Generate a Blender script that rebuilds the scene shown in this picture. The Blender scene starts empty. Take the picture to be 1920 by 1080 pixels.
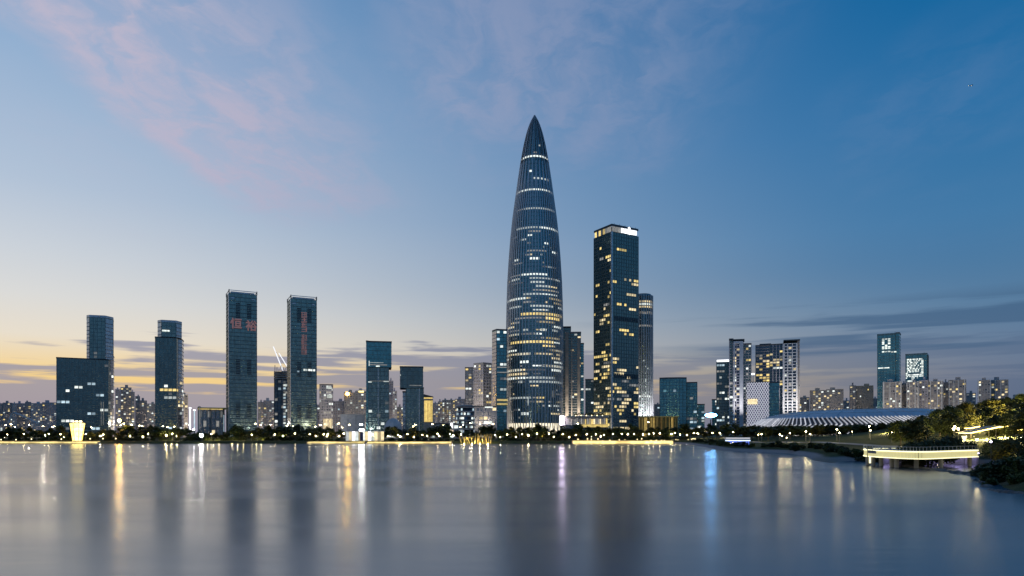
import bpy, bmesh, math, random
from mathutils import Vector, Matrix, noise as mnoise
R = math.radians
scene = bpy.context.scene
col = scene.collection
F, PCX, HOR, EYE = 1280.0, 960.0, 812.0, 7.0     # 24 mm lens on the 1920 px frame, horizon row, eye height above the water

# ------------------------------------------------------------------ camera
cam = bpy.data.cameras.new('camera'); camo = bpy.data.objects.new('camera', cam); col.objects.link(camo)
camo.location = (0, 0, EYE); camo.rotation_euler = (R(90), 0, 0)
cam.sensor_width = 36; cam.lens = 24; cam.shift_y = (HOR - 540) / 1920
cam.clip_start = 0.5; cam.clip_end = 60000
scene.camera = camo
scene.view_settings.view_transform = 'Standard'
try: scene.view_settings.look = 'None'
except Exception: pass
scene.view_settings.exposure = 0; scene.view_settings.gamma = 1
scene.cycles.use_denoising = True
scene.cycles.max_bounces = 6; scene.cycles.diffuse_bounces = 2; scene.cycles.glossy_bounces = 4
scene.cycles.sample_clamp_indirect = 6
scene.cycles.caustics_reflective = False; scene.cycles.caustics_refractive = False

def lin(c):
    return tuple(((x/255)/12.92 if x/255 <= .04045 else ((x/255+.055)/1.055)**2.4) for x in c[:3]) + (1,)

# ------------------------------------------------------------------ small node language
class X:
    def __init__(s, g, sock): s.g, s.s = g, sock
    def _m(s, op, *a, clamp=False):
        n = s.g.nodes.new('ShaderNodeMath'); n.operation = op; n.use_clamp = clamp
        for i, v in enumerate((s,)+a):
            if isinstance(v, X): s.g.links.new(v.s, n.inputs[i])
            else: n.inputs[i].default_value = v
        return X(s.g, n.outputs[0])
    def __add__(s, o): return s._m('ADD', o)
    def __sub__(s, o): return s._m('SUBTRACT', o)
    def __mul__(s, o): return s._m('MULTIPLY', o)
    def __truediv__(s, o): return s._m('DIVIDE', o)
    def max(s, o): return s._m('MAXIMUM', o)
    def min(s, o): return s._m('MINIMUM', o)
    def floor(s): return s._m('FLOOR')
    def sat(s): return s._m('ADD', 0.0, clamp=True)
def smooth(x, a, b, lo=0.0, hi=1.0):
    n = x.g.nodes.new('ShaderNodeMapRange'); n.interpolation_type = 'SMOOTHSTEP'
    x.g.links.new(x.s, n.inputs[0])
    for i, v in enumerate((a, b, lo, hi)): n.inputs[i+1].default_value = v
    return X(x.g, n.outputs[0])
def ramp(x, stops):
    n = x.g.nodes.new('ShaderNodeValToRGB'); x.g.links.new(x.s, n.inputs[0]); e = n.color_ramp.elements
    while len(e) < len(stops): e.new(0.5)
    for k, (p, c) in zip(e, stops): k.position = p; k.color = c
    return X(x.g, n.outputs[0])
def mixc(f, a, b, mode='MIX'):
    g = f.g if isinstance(f, X) else a.g
    n = g.nodes.new('ShaderNodeMix'); n.data_type = 'RGBA'; n.blend_type = mode
    for i, v in ((0, f), (6, a), (7, b)):
        if isinstance(v, X): g.links.new(v.s, n.inputs[i])
        else: n.inputs[i].default_value = v
    return X(g, n.outputs[2])
def combine(g, x, y, z):
    n = g.nodes.new('ShaderNodeCombineXYZ')
    for i, v in enumerate((x, y, z)):
        if isinstance(v, X): g.links.new(v.s, n.inputs[i])
        else: n.inputs[i].default_value = v
    return X(g, n.outputs[0])
def noise(vec, scale, detail=4, rough=.55, dist=0.0):
    n = vec.g.nodes.new('ShaderNodeTexNoise'); vec.g.links.new(vec.s, n.inputs['Vector'])
    n.inputs['Scale'].default_value = scale; n.inputs['Detail'].default_value = detail
    n.inputs['Roughness'].default_value = rough; n.inputs['Distortion'].default_value = dist
    return X(vec.g, n.outputs[0])

# ------------------------------------------------------------------ sky: dusk, the sun just set behind the left end of the skyline
SUN_AZ, SUN_EL = -42.0, -1.5
world = bpy.data.worlds.new('World'); scene.world = world; world.use_nodes = True
g = world.node_tree; g.nodes.clear()
tc = g.nodes.new('ShaderNodeTexCoord'); sp = g.nodes.new('ShaderNodeSeparateXYZ'); g.links.new(tc.outputs['Generated'], sp.inputs[0])
dx, dy, dz = (X(g, sp.outputs[i]) for i in range(3))
hlen = (dx*dx + dy*dy)._m('POWER', .5)
el = dz._m('ARCTAN2', hlen) * (180/math.pi)                     # elevation, degrees
az = dx._m('ARCTAN2', dy) * (180/math.pi)                       # azimuth from straight ahead, degrees
daz = (az - SUN_AZ)._m('ABSOLUTE'); daz = daz.min((daz*-1.0) + 360.0)
away_hi, away_lo = smooth(daz, 0, 78), smooth(daz, 12, 90); kel = smooth(el, 4, 13)
away = away_lo + (away_hi - away_lo)*kel                                       # 0 towards the afterglow, 1 far from it
ev = (el / 60.0).sat()
def S(d): return d/60.0
near = ramp(ev, [(S(0), lin((176,168,176))), (S(2.0), lin((232,196,146))), (S(4.2), lin((252,216,144))), (S(6.8), lin((238,227,208))), (S(9.5), lin((225,224,220))),
                 (S(12.5), lin((210,216,222))), (S(17), lin((184,200,219))), (S(25), lin((152,181,213))), (S(33), lin((118,159,201))), (S(55), lin((50,100,160)))])
far_ = ramp(ev, [(S(0), lin((90,104,132))), (S(4), lin((92,114,146))), (S(9), lin((84,124,160))), (S(15), lin((68,124,170))),
                 (S(22), lin((42,114,168))), (S(30), lin((10,102,160))), (S(36), lin((4,94,154))), (S(55), lin((4,78,136)))])
skyc = mixc(away, near, far_)
# high cirrus streets on a plane above the city
cx = dx / (dz + .01).max(.02); cy = dy / (dz + .01).max(.02)
cv = combine(g, cx, cy, 0.0)
warp = noise(cv, 1.6, 5, .6)
cv2 = combine(g, cx*1.5 + cy*.28 + warp*.5, cy*.75 - cx*.25 + warp*.5, 3.7)
fine = noise(cv2, 4.6, 6, .56, .5)
big = noise(combine(g, cx + .31, cy*.6, 9.1), 1.1, 3, .5)
street = smooth(cx + (warp - .5)*.35, -1.27, -1.08) * smooth(cx + (warp-.5)*.3, -.85, -.3, 1, 0) * smooth(cy + (warp-.5)*.8, 2.5, 3.3, 1, 0)
wisp = smooth(cx, -.42, -.1) * smooth(cx, .25, .8, 1, 0) * smooth(cy + (warp-.5)*1.2, 2.0, 2.7, 1, 0)
edge = noise(combine(g, cx*2.2 + warp*.8, cy*2.0 + warp*.8, 5.2), 4.5, 9, .68, .9)
cir = (street*.92 + wisp*.55 + smooth(big, .5, .8)*.25) * smooth(fine*.74 + edge*.26, .36, .64, .26, 1.0)
cir = cir * smooth(el, 11, 17)
pink = mixc(away, lin((198,190,208)), lin((112,140,180)))
skyc = mixc(cir.sat(), skyc, pink)
# low stratus bars near the horizon
lv = combine(g, az*.055, el*.62, 1.3)
l1 = noise(lv, 1.0, 5, .55, .35)
lv2 = combine(g, az*.11, el*1.7, 7.7)
l2 = noise(lv2, 1.0, 4, .5, .2)
cover = smooth(el, 5.6, 9.0, .46, .67) - smooth(el, .6, 3.9, .23, 0.0) + smooth(el, 4.2, 5.4)*smooth(el, 5.4, 6.2, 1, 0)*.0
low = smooth((l1*.6 + l2*.4) - cover, -.035, .05)
low = low * smooth(el, 9.5, 11.5, 1, 0)
lowc = mixc(away, lin((150,150,170)), lin((76,100,132)))
skyc = mixc((low*smooth(away, .3, .85, .85, .42)).sat(), skyc, lowc)
l3 = noise(combine(g, az*.045 + el*.10, el*.85, 23.1), 1.0, 5, .5, .3)
bars = smooth(l3, .46, .58) * smooth(el, 5.2, 6.4) * smooth(el, 8.6, 10.4, 1, 0) * smooth(away, .5, .85)
skyc = mixc((bars*.7).sat(), skyc, lin((66,98,132)))
nish = g.nodes.new('ShaderNodeTexSky'); nish.sky_type = 'NISHITA'; nish.sun_disc = False
nish.sun_elevation = R(SUN_EL); nish.sun_rotation = R(SUN_AZ); nish.altitude = 10; nish.dust_density = 1.2; nish.ozone_density = 3
b1 = g.nodes.new('ShaderNodeBackground'); b1.inputs[1].default_value = .05; g.links.new(nish.outputs[0], b1.inputs[0])
b2 = g.nodes.new('ShaderNodeBackground'); b2.inputs[1].default_value = .93; g.links.new(skyc.s, b2.inputs[0])
ad = g.nodes.new('ShaderNodeAddShader'); wo = g.nodes.new('ShaderNodeOutputWorld')
g.links.new(b1.outputs[0], ad.inputs[0]); g.links.new(b2.outputs[0], ad.inputs[1]); g.links.new(ad.outputs[0], wo.inputs[0])
world.cycles.sampling_method = 'MANUAL'; world.cycles.sample_map_resolution = 512

sun = bpy.data.lights.new('sun', 'SUN'); sun.energy = .12; sun.angle = R(8); sun.color = (1, .72, .5)
suno = bpy.data.objects.new('sun', sun); col.objects.link(suno)
suno.rotation_euler = (R(90 - SUN_EL), 0, R(180 - SUN_AZ))

# ------------------------------------------------------------------ mesh and object helpers
class MB:
    def __init__(s): s.v, s.f = [], []
    def box(s, x0, x1, y0, y1, z0, z1):
        n = len(s.v)
        s.v += [(x0,y0,z0),(x1,y0,z0),(x1,y1,z0),(x0,y1,z0),(x0,y0,z1),(x1,y0,z1),(x1,y1,z1),(x0,y1,z1)]
        s.f += [(n,n+3,n+2,n+1),(n+4,n+5,n+6,n+7),(n,n+1,n+5,n+4),(n+1,n+2,n+6,n+5),(n+2,n+3,n+7,n+6),(n+3,n,n+4,n+7)]
        return s
    def prism(s, poly, z0, z1):
        n, k = len(s.v), len(poly)
        z1s = z1 if isinstance(z1, (list, tuple)) else [z1]*k
        s.v += [(x,y,z0) for x,y in poly] + [(x,y,z) for (x,y),z in zip(poly, z1s)]
        s.f += [tuple(n+i for i in reversed(range(k))), tuple(n+k+i for i in range(k))]
        s.f += [(n+i, n+(i+1)%k, n+k+(i+1)%k, n+k+i) for i in range(k)]
        return s
    def obox(s, c, ax, ay, az):           # oriented box: centre and three half vectors
        n = len(s.v); c, ax, ay, az = Vector(c), Vector(ax), Vector(ay), Vector(az)
        for sz in (-1,1):
            for sx, sy in ((-1,-1),(1,-1),(1,1),(-1,1)): s.v.append(tuple(c + ax*sx + ay*sy + az*sz))
        s.f += [(n,n+3,n+2,n+1),(n+4,n+5,n+6,n+7),(n,n+1,n+5,n+4),(n+1,n+2,n+6,n+5),(n+2,n+3,n+7,n+6),(n+3,n,n+4,n+7)]
        return s
    def tube(s, pts, rad, k=6, cap=True):
        pts = [Vector(p) for p in pts]; n0 = len(s.v)
        for i, p in enumerate(pts):
            t = (pts[min(i+1, len(pts)-1)] - pts[max(i-1, 0)]).normalized()
            a = t.orthogonal().normalized(); b = t.cross(a)
            r = rad[i] if isinstance(rad, (list, tuple)) else rad
            for j in range(k):
                q = 2*math.pi*j/k; s.v.append(tuple(p + a*math.cos(q)*r + b*math.sin(q)*r))
        for i in range(len(pts)-1):
            for j in range(k):
                s.f.append((n0+i*k+j, n0+i*k+(j+1)%k, n0+(i+1)*k+(j+1)%k, n0+(i+1)*k+j))
        if cap: s.f += [tuple(n0+j for j in reversed(range(k))), tuple(n0+(len(pts)-1)*k+j for j in range(k))]
        return s
    def lathe(s, prof, k=16, c=(0,0)):
        n0 = len(s.v)
        for r, z in prof:
            for j in range(k):
                q = 2*math.pi*j/k; s.v.append((c[0]+r*math.cos(q), c[1]+r*math.sin(q), z))
        for i in range(len(prof)-1):
            for j in range(k):
                s.f.append((n0+i*k+j, n0+i*k+(j+1)%k, n0+(i+1)*k+(j+1)%k, n0+(i+1)*k+j))
        s.f += [tuple(n0+j for j in reversed(range(k))), tuple(n0+(len(prof)-1)*k+j for j in range(k))]
        return s
    def quad(s, c, a, b):
        n = len(s.v); c, a, b = Vector(c), Vector(a), Vector(b)
        s.v += [tuple(c-a-b), tuple(c+a-b), tuple(c+a+b), tuple(c-a+b)]; s.f.append((n,n+1,n+2,n+3)); return s
    def mesh(s, name, m=None, smooth=False):
        me = bpy.data.meshes.new(name); me.from_pydata(s.v, [], s.f); me.update()
        if m: me.materials.append(m)
        if smooth: me.polygons.foreach_set('use_smooth', [True]*len(me.polygons))
        return me
    def build(s, name, m, parent=None, smooth=False, stuff=False):
        return place(name, s.mesh(name, m, smooth), parent, stuff=stuff)
def place(name, me, parent=None, loc=None, rz=0.0, stuff=False):
    o = bpy.data.objects.new(name, me); col.objects.link(o)
    if parent: o.parent = parent
    if loc: o.location = loc
    if rz: o.rotation_euler[2] = rz
    if stuff: o['kind'] = 'stuff'
    return o
def tag(o, label, cat, group=None):
    o['label'] = label; o['category'] = cat
    if group: o['group'] = group
    return o
def thing(name, label, cat, loc=(0,0,0), rz=0.0, group=None):
    return tag(place(name, None, None, loc, rz), label, cat, group)
def structure(o): o['kind'] = 'structure'; return o
def U(px): return (px-PCX)/F
def at(px, py, Y): return Vector((U(px)*Y, Y, EYE + (HOR-py)/F*Y))

# ------------------------------------------------------------------ materials
def newmat(name):
    m = bpy.data.materials.new(name); m.use_nodes = True
    return m, m.node_tree, m.node_tree.nodes['Principled BSDF']
def link(g_, a, b): g_.links.new(a.s if isinstance(a, X) else a, b)
def objvec(t, which='Object'):
    n = t.nodes.new('ShaderNodeTexCoord'); return X(t, n.outputs[which])
def plain(name, c, rough=.6, var=.25, scale=.4, metal=0.0, spec=.4, bump=0.0):
    m, t, b = newmat(name); v = objvec(t)
    n = noise(v, scale, 6, .6)
    lo = tuple(x*(1-var) for x in c)+(1,); hi = tuple(min(1, x*(1+var)) for x in c)+(1,)
    link(t, mixc(smooth(n, .3, .7), lo, hi), b.inputs['Base Color'])
    b.inputs['Metallic'].default_value = metal; b.inputs['Specular IOR Level'].default_value = spec
    link(t, smooth(noise(v, scale*3, 3), .2, .8, rough*.85, min(1, rough*1.15)), b.inputs['Roughness'])
    if bump:
        bn = t.nodes.new('ShaderNodeBump'); bn.inputs['Strength'].default_value = bump; bn.inputs['Distance'].default_value = .1
        link(t, noise(v, scale*6, 4), bn.inputs['Height']); link(t, bn.outputs[0], b.inputs['Normal'])
    return m
def facade_glass(name, c, rough=.16, panel=(1.5, 1.5, 4.0), var=.35, metal=.75, wob=.012):
    # coated curtain-wall glass: every pane differs a little in tint and gloss and sits at a slightly different angle
    m, t, b = newmat(name); v = objvec(t)
    s = t.nodes.new('ShaderNodeSeparateXYZ'); link(t, v, s.inputs[0])
    cell = combine(t, (X(t, s.outputs[0])/panel[0]+.37).floor(), (X(t, s.outputs[1])/panel[1]+.37).floor(), (X(t, s.outputs[2])/panel[2]+.01).floor())
    w = t.nodes.new('ShaderNodeTexWhiteNoise'); w.noise_dimensions = '3D'; link(t, cell, w.inputs[0])
    r = X(t, w.outputs[0]); big = noise(v, .02, 3)
    lo = tuple(x*(1-var) for x in c)+(1,); hi = tuple(min(1, x*(1+var)) for x in c)+(1,)
    link(t, mixc((r*.55 + big*.45).sat(), lo, hi), b.inputs['Base Color'])
    b.inputs['Metallic'].default_value = metal
    link(t, smooth(r, 0, 1, rough*.6, rough*1.5), b.inputs['Roughness'])
    vm = t.nodes.new('ShaderNodeVectorMath'); vm.operation = 'SUBTRACT'; link(t, w.outputs[1], vm.inputs[0]); vm.inputs[1].default_value = (.5,.5,.5)
    sc = t.nodes.new('ShaderNodeVectorMath'); sc.operation = 'SCALE'; link(t, vm.outputs[0], sc.inputs[0]); sc.inputs['Scale'].default_value = wob*2
    ge = t.nodes.new('ShaderNodeNewGeometry')
    ad_ = t.nodes.new('ShaderNodeVectorMath'); ad_.operation = 'ADD'; link(t, ge.outputs['Normal'], ad_.inputs[0]); link(t, sc.outputs[0], ad_.inputs[1])
    no = t.nodes.new('ShaderNodeVectorMath'); no.operation = 'NORMALIZE'; link(t, ad_.outputs[0], no.inputs[0])
    link(t, no.outputs[0], b.inputs['Normal'])
    return m
def glow(name, c, strength, sampled=False, var=.0):
    # emits: a lit room, lamp, LED strip, sign, or floodlit steel made to glow
    m, t, b = newmat(name)
    b.inputs['Base Color'].default_value = tuple(x*.5 for x in c)+(1,); b.inputs['Roughness'].default_value = .5
    if var:
        oi = t.nodes.new('ShaderNodeObjectInfo'); n = noise(objvec(t), .55, 3)
        link(t, mixc(n, tuple(x*(1-var*.5) for x in c)+(1,), tuple(c)+(1,)), b.inputs['Emission Color'])
        rr = X(t, oi.outputs['Random'])
        link(t, smooth(rr, 0, 1, strength*(1-var), strength*(1+var*.6)) * smooth(n, .25, .7, .6, 1.15), b.inputs['Emission Strength'])
    else:
        b.inputs['Emission Color'].default_value = tuple(c)+(1,); b.inputs['Emission Strength'].default_value = strength
    m.cycles.emission_sampling = 'FRONT_BACK' if sampled else 'NONE'
    return m
M = {}
M['glass_teal'] = facade_glass('glass_teal', (.275,.35,.315))
M['glass_dark'] = facade_glass('glass_dark', (.21,.262,.24))
M['glass_blue'] = facade_glass('glass_blue', (.18,.40,.40))
M['glass_pale'] = facade_glass('glass_pale', (.55,.58,.60), rough=.22)
M['glass_night'] = facade_glass('glass_night', (.12,.15,.18), var=.5)
M['glass_warmgrey'] = facade_glass('glass_warmgrey', (.45,.42,.42), rough=.3)
M['glass_flat'] = facade_glass('glass_flat', (.34,.30,.29), rough=.35, var=.5, panel=(3.6,3.6,3.2))
M['band_dark'] = plain('band_dark', (.17,.22,.21), .4, metal=.6)
M['band_teal'] = plain('band_teal', (.23,.30,.28), .4, metal=.6)
M['band_grey'] = plain('band_grey', (.36,.35,.36), .6)
M['metal_pale'] = plain('metal_pale', (.62,.61,.62), .35, metal=.7)
M['rib_pale'] = plain('rib_pale', (.68,.67,.68), .45, .1, metal=.15)
M['metal_dark'] = plain('metal_dark', (.09,.10,.11), .4, metal=.6)
M['concrete'] = plain('concrete', (.56,.53,.53), .8, .2, .15)
M['concrete_warm'] = plain('concrete_warm', (.55,.48,.42), .8, .2, .15)
M['concrete_dark'] = plain('concrete_dark', (.38,.36,.36), .8, .2, .15)
M['concrete_mauve'] = plain('concrete_mauve', (.52,.48,.52), .8, .2, .15)
M['white'] = plain('white', (.70,.69,.70), .55, .1)
M['roof'] = plain('roof', (.10,.10,.105), .85)
M['tan'] = plain('tan', (.48,.41,.31), .75, .2, .2)
M['steel_white'] = plain('steel_white', (.62,.62,.62), .4, .1, metal=.2)
M['gold_metal'] = plain('gold_metal', (.62,.47,.18), .38, .2, 1.0, metal=.7)
M['pole'] = plain('pole', (.16,.16,.16), .5, metal=.5)
M['bark'] = plain('bark', (.075,.058,.042), .9, .4, 3.0)
M['grass'] = plain('grass', (.058,.072,.022), .95, .5, .35, spec=.1, bump=.6)
M['stone'] = plain('stone', (.20,.19,.18), .85, .35, .6, bump=.4)
M['rock'] = plain('rock', (.13,.12,.11), .9, .4, 1.2, bump=.5)
M['sand'] = plain('sand', (.27,.235,.21), .95, .3, .8, spec=.15)
M['paving'] = plain('paving', (.26,.25,.24), .8, .2, .5)
M['timber'] = plain('timber', (.24,.18,.12), .8, .3, 2.0)
M['red_sign'] = glow('red_sign', (1,.50,.47), .13)
M['win_white'] = glow('win_white', (.94,1,.92), 1.15, var=.6)
M['win_cool'] = glow('win_cool', (.72,.92,1), .8, var=.6)
M['win_warm'] = glow('win_warm', (1,.80,.45), 1.0, var=.6)
M['win_yellow'] = glow('win_yellow', (1,.74,.26), 1.05, var=.55)
M['win_dim'] = glow('win_dim', (.85,.80,.70), .28, var=.7)
M['win_teal'] = glow('win_teal', (.35,.75,.85), .35, var=.6)
M['led_white'] = glow('led_white', (.95,.97,1), 2.2)
M['white_glow_soft'] = glow('white_glow_soft', (.92,.93,1), .55)
M['led_warm'] = glow('led_warm', (1,.76,.28), 2.2, True, var=.5)
M['led_yellow'] = glow('led_yellow', (1,.80,.28), 2.6, True)
M['lamp_warm'] = glow('lamp_warm', (1,.80,.42), 80, True)
M['lamp_white'] = glow('lamp_white', (.97,1,.95), 260, True)
M['lamp_orange'] = glow('lamp_orange', (1,.55,.08), 260, True)
M['lamp_soft'] = glow('lamp_soft', (1,.80,.40), 40, True)
M['lamp_garden'] = glow('lamp_garden', (1,.78,.34), 800, True)
M['lamp_small'] = glow('lamp_small', (1,.80,.40), 7)
M['crane_flood_glow'] = glow('crane_flood_glow', (.95,.96,1), 1.0)  # jib steel emits its own white, standing in for floodlights on it
M['gold_lit'] = glow('gold_lit', (1,.72,.22), 1.0, var=.25)

def leafmat(name, c):
    m, t, b = newmat(name)
    n = noise(objvec(t), .8, 4); oi = t.nodes.new('ShaderNodeObjectInfo'); rr = X(t, oi.outputs['Random'])
    ge = t.nodes.new('ShaderNodeNewGeometry'); isl = X(t, ge.outputs['Random Per Island'])
    f = (n*.4 + rr*.25 + isl*.35).sat()
    link(t, mixc(f, tuple(x*.5 for x in c)+(1,), (c[0]*1.6, c[1]*1.45, c[2]*1.1, 1)), b.inputs['Base Color'])
    b.inputs['Roughness'].default_value = .6; b.inputs['Specular IOR Level'].default_value = .25
    return m
M['leaf'] = leafmat('leaf', (.070,.095,.032))
M['leaf_olive'] = leafmat('leaf_olive', (.10,.10,.03))
M['leaf_dark'] = leafmat('leaf_dark', (.042,.058,.026))

# ------------------------------------------------------------------ labels that tell look-alikes apart by what they stand below
ORD = 'first second third fourth fifth sixth seventh eighth ninth tenth eleventh twelfth thirteenth fourteenth fifteenth sixteenth seventeenth eighteenth nineteenth twentieth'.split()
ZONES = [(106, 'the far left flats'), (216, 'the broad slab'), (290, 'the flats beside the slab'), (350, 'the stepped glass tower'), (424, 'the low hall with masts'),
         (484, 'the two-character tower'), (541, 'the half-built tower'), (598, 'the vertical-character tower'), (685, 'the white low block'), (742, 'the tall top-heavy tower'),
         (814, 'the short top-heavy tower'), (870, 'the crowded grey flats'), (926, 'the brown-grey offices'), (1052, 'the bullet tower'), (1112, 'the amber shopping hall'),
         (1198, 'the tall corner tower'), (1274, 'the golden finned pavilion'), (1342, 'the teal glass blocks'), (1412, 'the white-framed tower'), (1500, 'the diamond lattice block'),
         (1590, 'the brown flats'), (1642, 'the tan block'), (1694, 'the tall blue slab'), (1760, 'the pixel-lit slab'), (1830, 'the striped flats'), (9999, 'the hilltop flats')]
PENDING = []
def later(o, px, text, cat, group): PENDING.append((o, px, text)); o['category'] = cat; o['group'] = group
def settle():
    by = {}
    for o, px, text in PENDING:
        z = next(i for i, (lim, _p) in enumerate(ZONES) if px < lim)
        by.setdefault((text, z), []).append((px, o))
    for (text, z), items in by.items():
        items.sort(key=lambda p: p[0])
        for i, (_px, o) in enumerate(items):
            o['label'] = text + (', ' + ORD[i] + ' from left' if len(items) > 1 else '') + ' below ' + ZONES[z][1]

# ------------------------------------------------------------------ land, shore and water
def sp_(px, py): Y = F*EYE/(py-HOR); return (U(px)*Y, Y)
SHORE = [(-20000, 448), sp_(1262, 832), sp_(1282, 833), sp_(1322, 839), sp_(1350, 845), sp_(1410, 847.5), sp_(1470, 850), sp_(1500, 856), sp_(1512, 863), sp_(1548, 869), sp_(1586, 872),
         (73.5, 152), (80, 164), (86, 170), (92, 168), (99, 160), (104, 150), (101, 138), (92, 121), sp_(1838, 896), sp_(1852, 913), sp_(1882, 922), sp_(1920, 925), sp_(2060, 927), (140, 70), (20000, 40)]
def shore_d(x, y):                                   # signed distance to the waterline, positive on land
    best, cb = 1e18, 0
    for (ax, ay), (bx, by) in zip(SHORE, SHORE[1:]):
        ux, uy = bx-ax, by-ay; L = ux*ux+uy*uy
        t = max(0, min(1, ((x-ax)*ux+(y-ay)*uy)/L)); ex, ey = x-ax-ux*t, y-ay-uy*t; d = ex*ex+ey*ey
        cr = (ux*(y-ay)-uy*(x-ax))/math.sqrt(L)
        if d < best*(1-1e-9)-1e-9: best, cb = d, cr
        elif d < best*(1+1e-9)+1e-9 and abs(cr) > abs(cb): cb = cr
    sgn = 1 if cb >= 0 else -1
    return math.sqrt(best)*sgn
def sstep(a, b, x): t = max(0, min(1, (x-a)/(b-a))); return t*t*(3-2*t)
def ground(x, y, d=None):
    if d is None: d = shore_d(x, y)
    right = sstep(70, 105, x)
    lo = 2.3*sstep(-1.0, 7, d) - .6 if d < 30 else 1.7
    if d < -2: lo = -.6 + d*.12
    beach = right*sstep(260, 200, y)*sstep(1, 12, 12-d if d > 0 else 12)
    h = max(-6, lo)
    if d > 0:
        h = h*(1-.55*beach*(1 if y > 140 else .3)) + right*sstep(4, 60, d)*2.1*sstep(60, 130, y)
        hx = (x-232)/60; hy = (y-285)/95
        h += 16*math.exp(-(hx*hx+hy*hy)*1.25)*sstep(3, 45, d)
        h += mnoise.noise((x*.05, y*.05, 0))*.25*right
    return h
def axis(*spans):
    out = []
    for a, b, s in spans:
        n = max(1, round((b-a)/s)); out += [a+(b-a)*i/n for i in range(n)]
    return out + [spans[-1][1]]
gx = axis((-26000,-4000,5500),(-4000,-800,400),(-800,50,42.5),(50,200,2.5),(200,340,7),(340,1000,60),(1000,4000,500),(4000,26000,5500))
gy = axis((30,62,8),(62,260,2.6),(260,440,5),(440,462,1.6),(462,560,7),(560,1000,40),(1000,4000,500),(4000,30000,5200))
lv_ = []; lf_ = []
for y in gy:
    for x in gx: lv_.append((x, y, ground(x, y)))
nx = len(gx)
for j in range(len(gy)-1):
    for i in range(nx-1):
        a = j*nx+i; lf_.append((a, a+1, a+nx+1, a+nx))
me = bpy.data.meshes.new('ground'); me.from_pydata(lv_, [], lf_); me.update()
me.polygons.foreach_set('use_smooth', [True]*len(me.polygons))
mg, t, b = newmat('park_ground')                      # lawn above, wet sand along the water on the near bank
v = objvec(t); s = t.nodes.new('ShaderNodeSeparateXYZ'); link(t, v, s.inputs[0])
gn = noise(v, .5, 7, .65); gb = noise(v, .035, 4)
gr = mixc(smooth(gn*.6+gb*.4, .35, .65), (.030,.040,.013,1), (.075,.085,.03,1))
sd = mixc(gn, (.22,.20,.19,1), (.36,.33,.31,1))
zz = X(t, s.outputs[2]) + (gn-.5)*.5; xx = X(t, s.outputs[0])
link(t, mixc(smooth(zz, .75, 1.25, 1, 0) * smooth(xx, 60, 90), gr, sd), b.inputs['Base Color'])
b.inputs['Roughness'].default_value = .95; b.inputs['Specular IOR Level'].default_value = .15
bn = t.nodes.new('ShaderNodeBump'); bn.inputs['Strength'].default_value = .7; bn.inputs['Distance'].default_value = .25
link(t, noise(v, 2.2, 5), bn.inputs['Height']); link(t, bn.outputs[0], b.inputs['Normal'])
me.materials.append(mg)
structure(place('ground', me))

mw, t, b = newmat('lake_water')                       # long-settled water: small wind ripples drag every reflection downwards
b.inputs['Base Color'].default_value = (.022,.05,.09,1); b.inputs['IOR'].default_value = 1.75
v = objvec(t); mp = t.nodes.new('ShaderNodeMapping'); link(t, v, mp.inputs[0]); mp.inputs['Scale'].default_value = (.10,.5,1)
wv = X(t, mp.outputs[0])
patch = noise(wv, .09, 4)
link(t, smooth(patch, .35, .65, .19, .25), b.inputs['Roughness'])
bn = t.nodes.new('ShaderNodeBump'); bn.inputs['Strength'].default_value = .06; bn.inputs['Distance'].default_value = .35
link(t, noise(wv, 1.0, 6, .62) * smooth(patch, .3, .7, .45, 1.2), bn.inputs['Height']); link(t, bn.outputs[0], b.inputs['Normal'])
b.inputs['Specular IOR Level'].default_value = .9
wm = MB(); wm.v = [(-26000,-3000,0),(26000,-3000,0),(26000,520,0),(-26000,520,0)]; wm.f = [(0,1,2,3)]
structure(wm.build('lake_water', mw))

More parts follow.
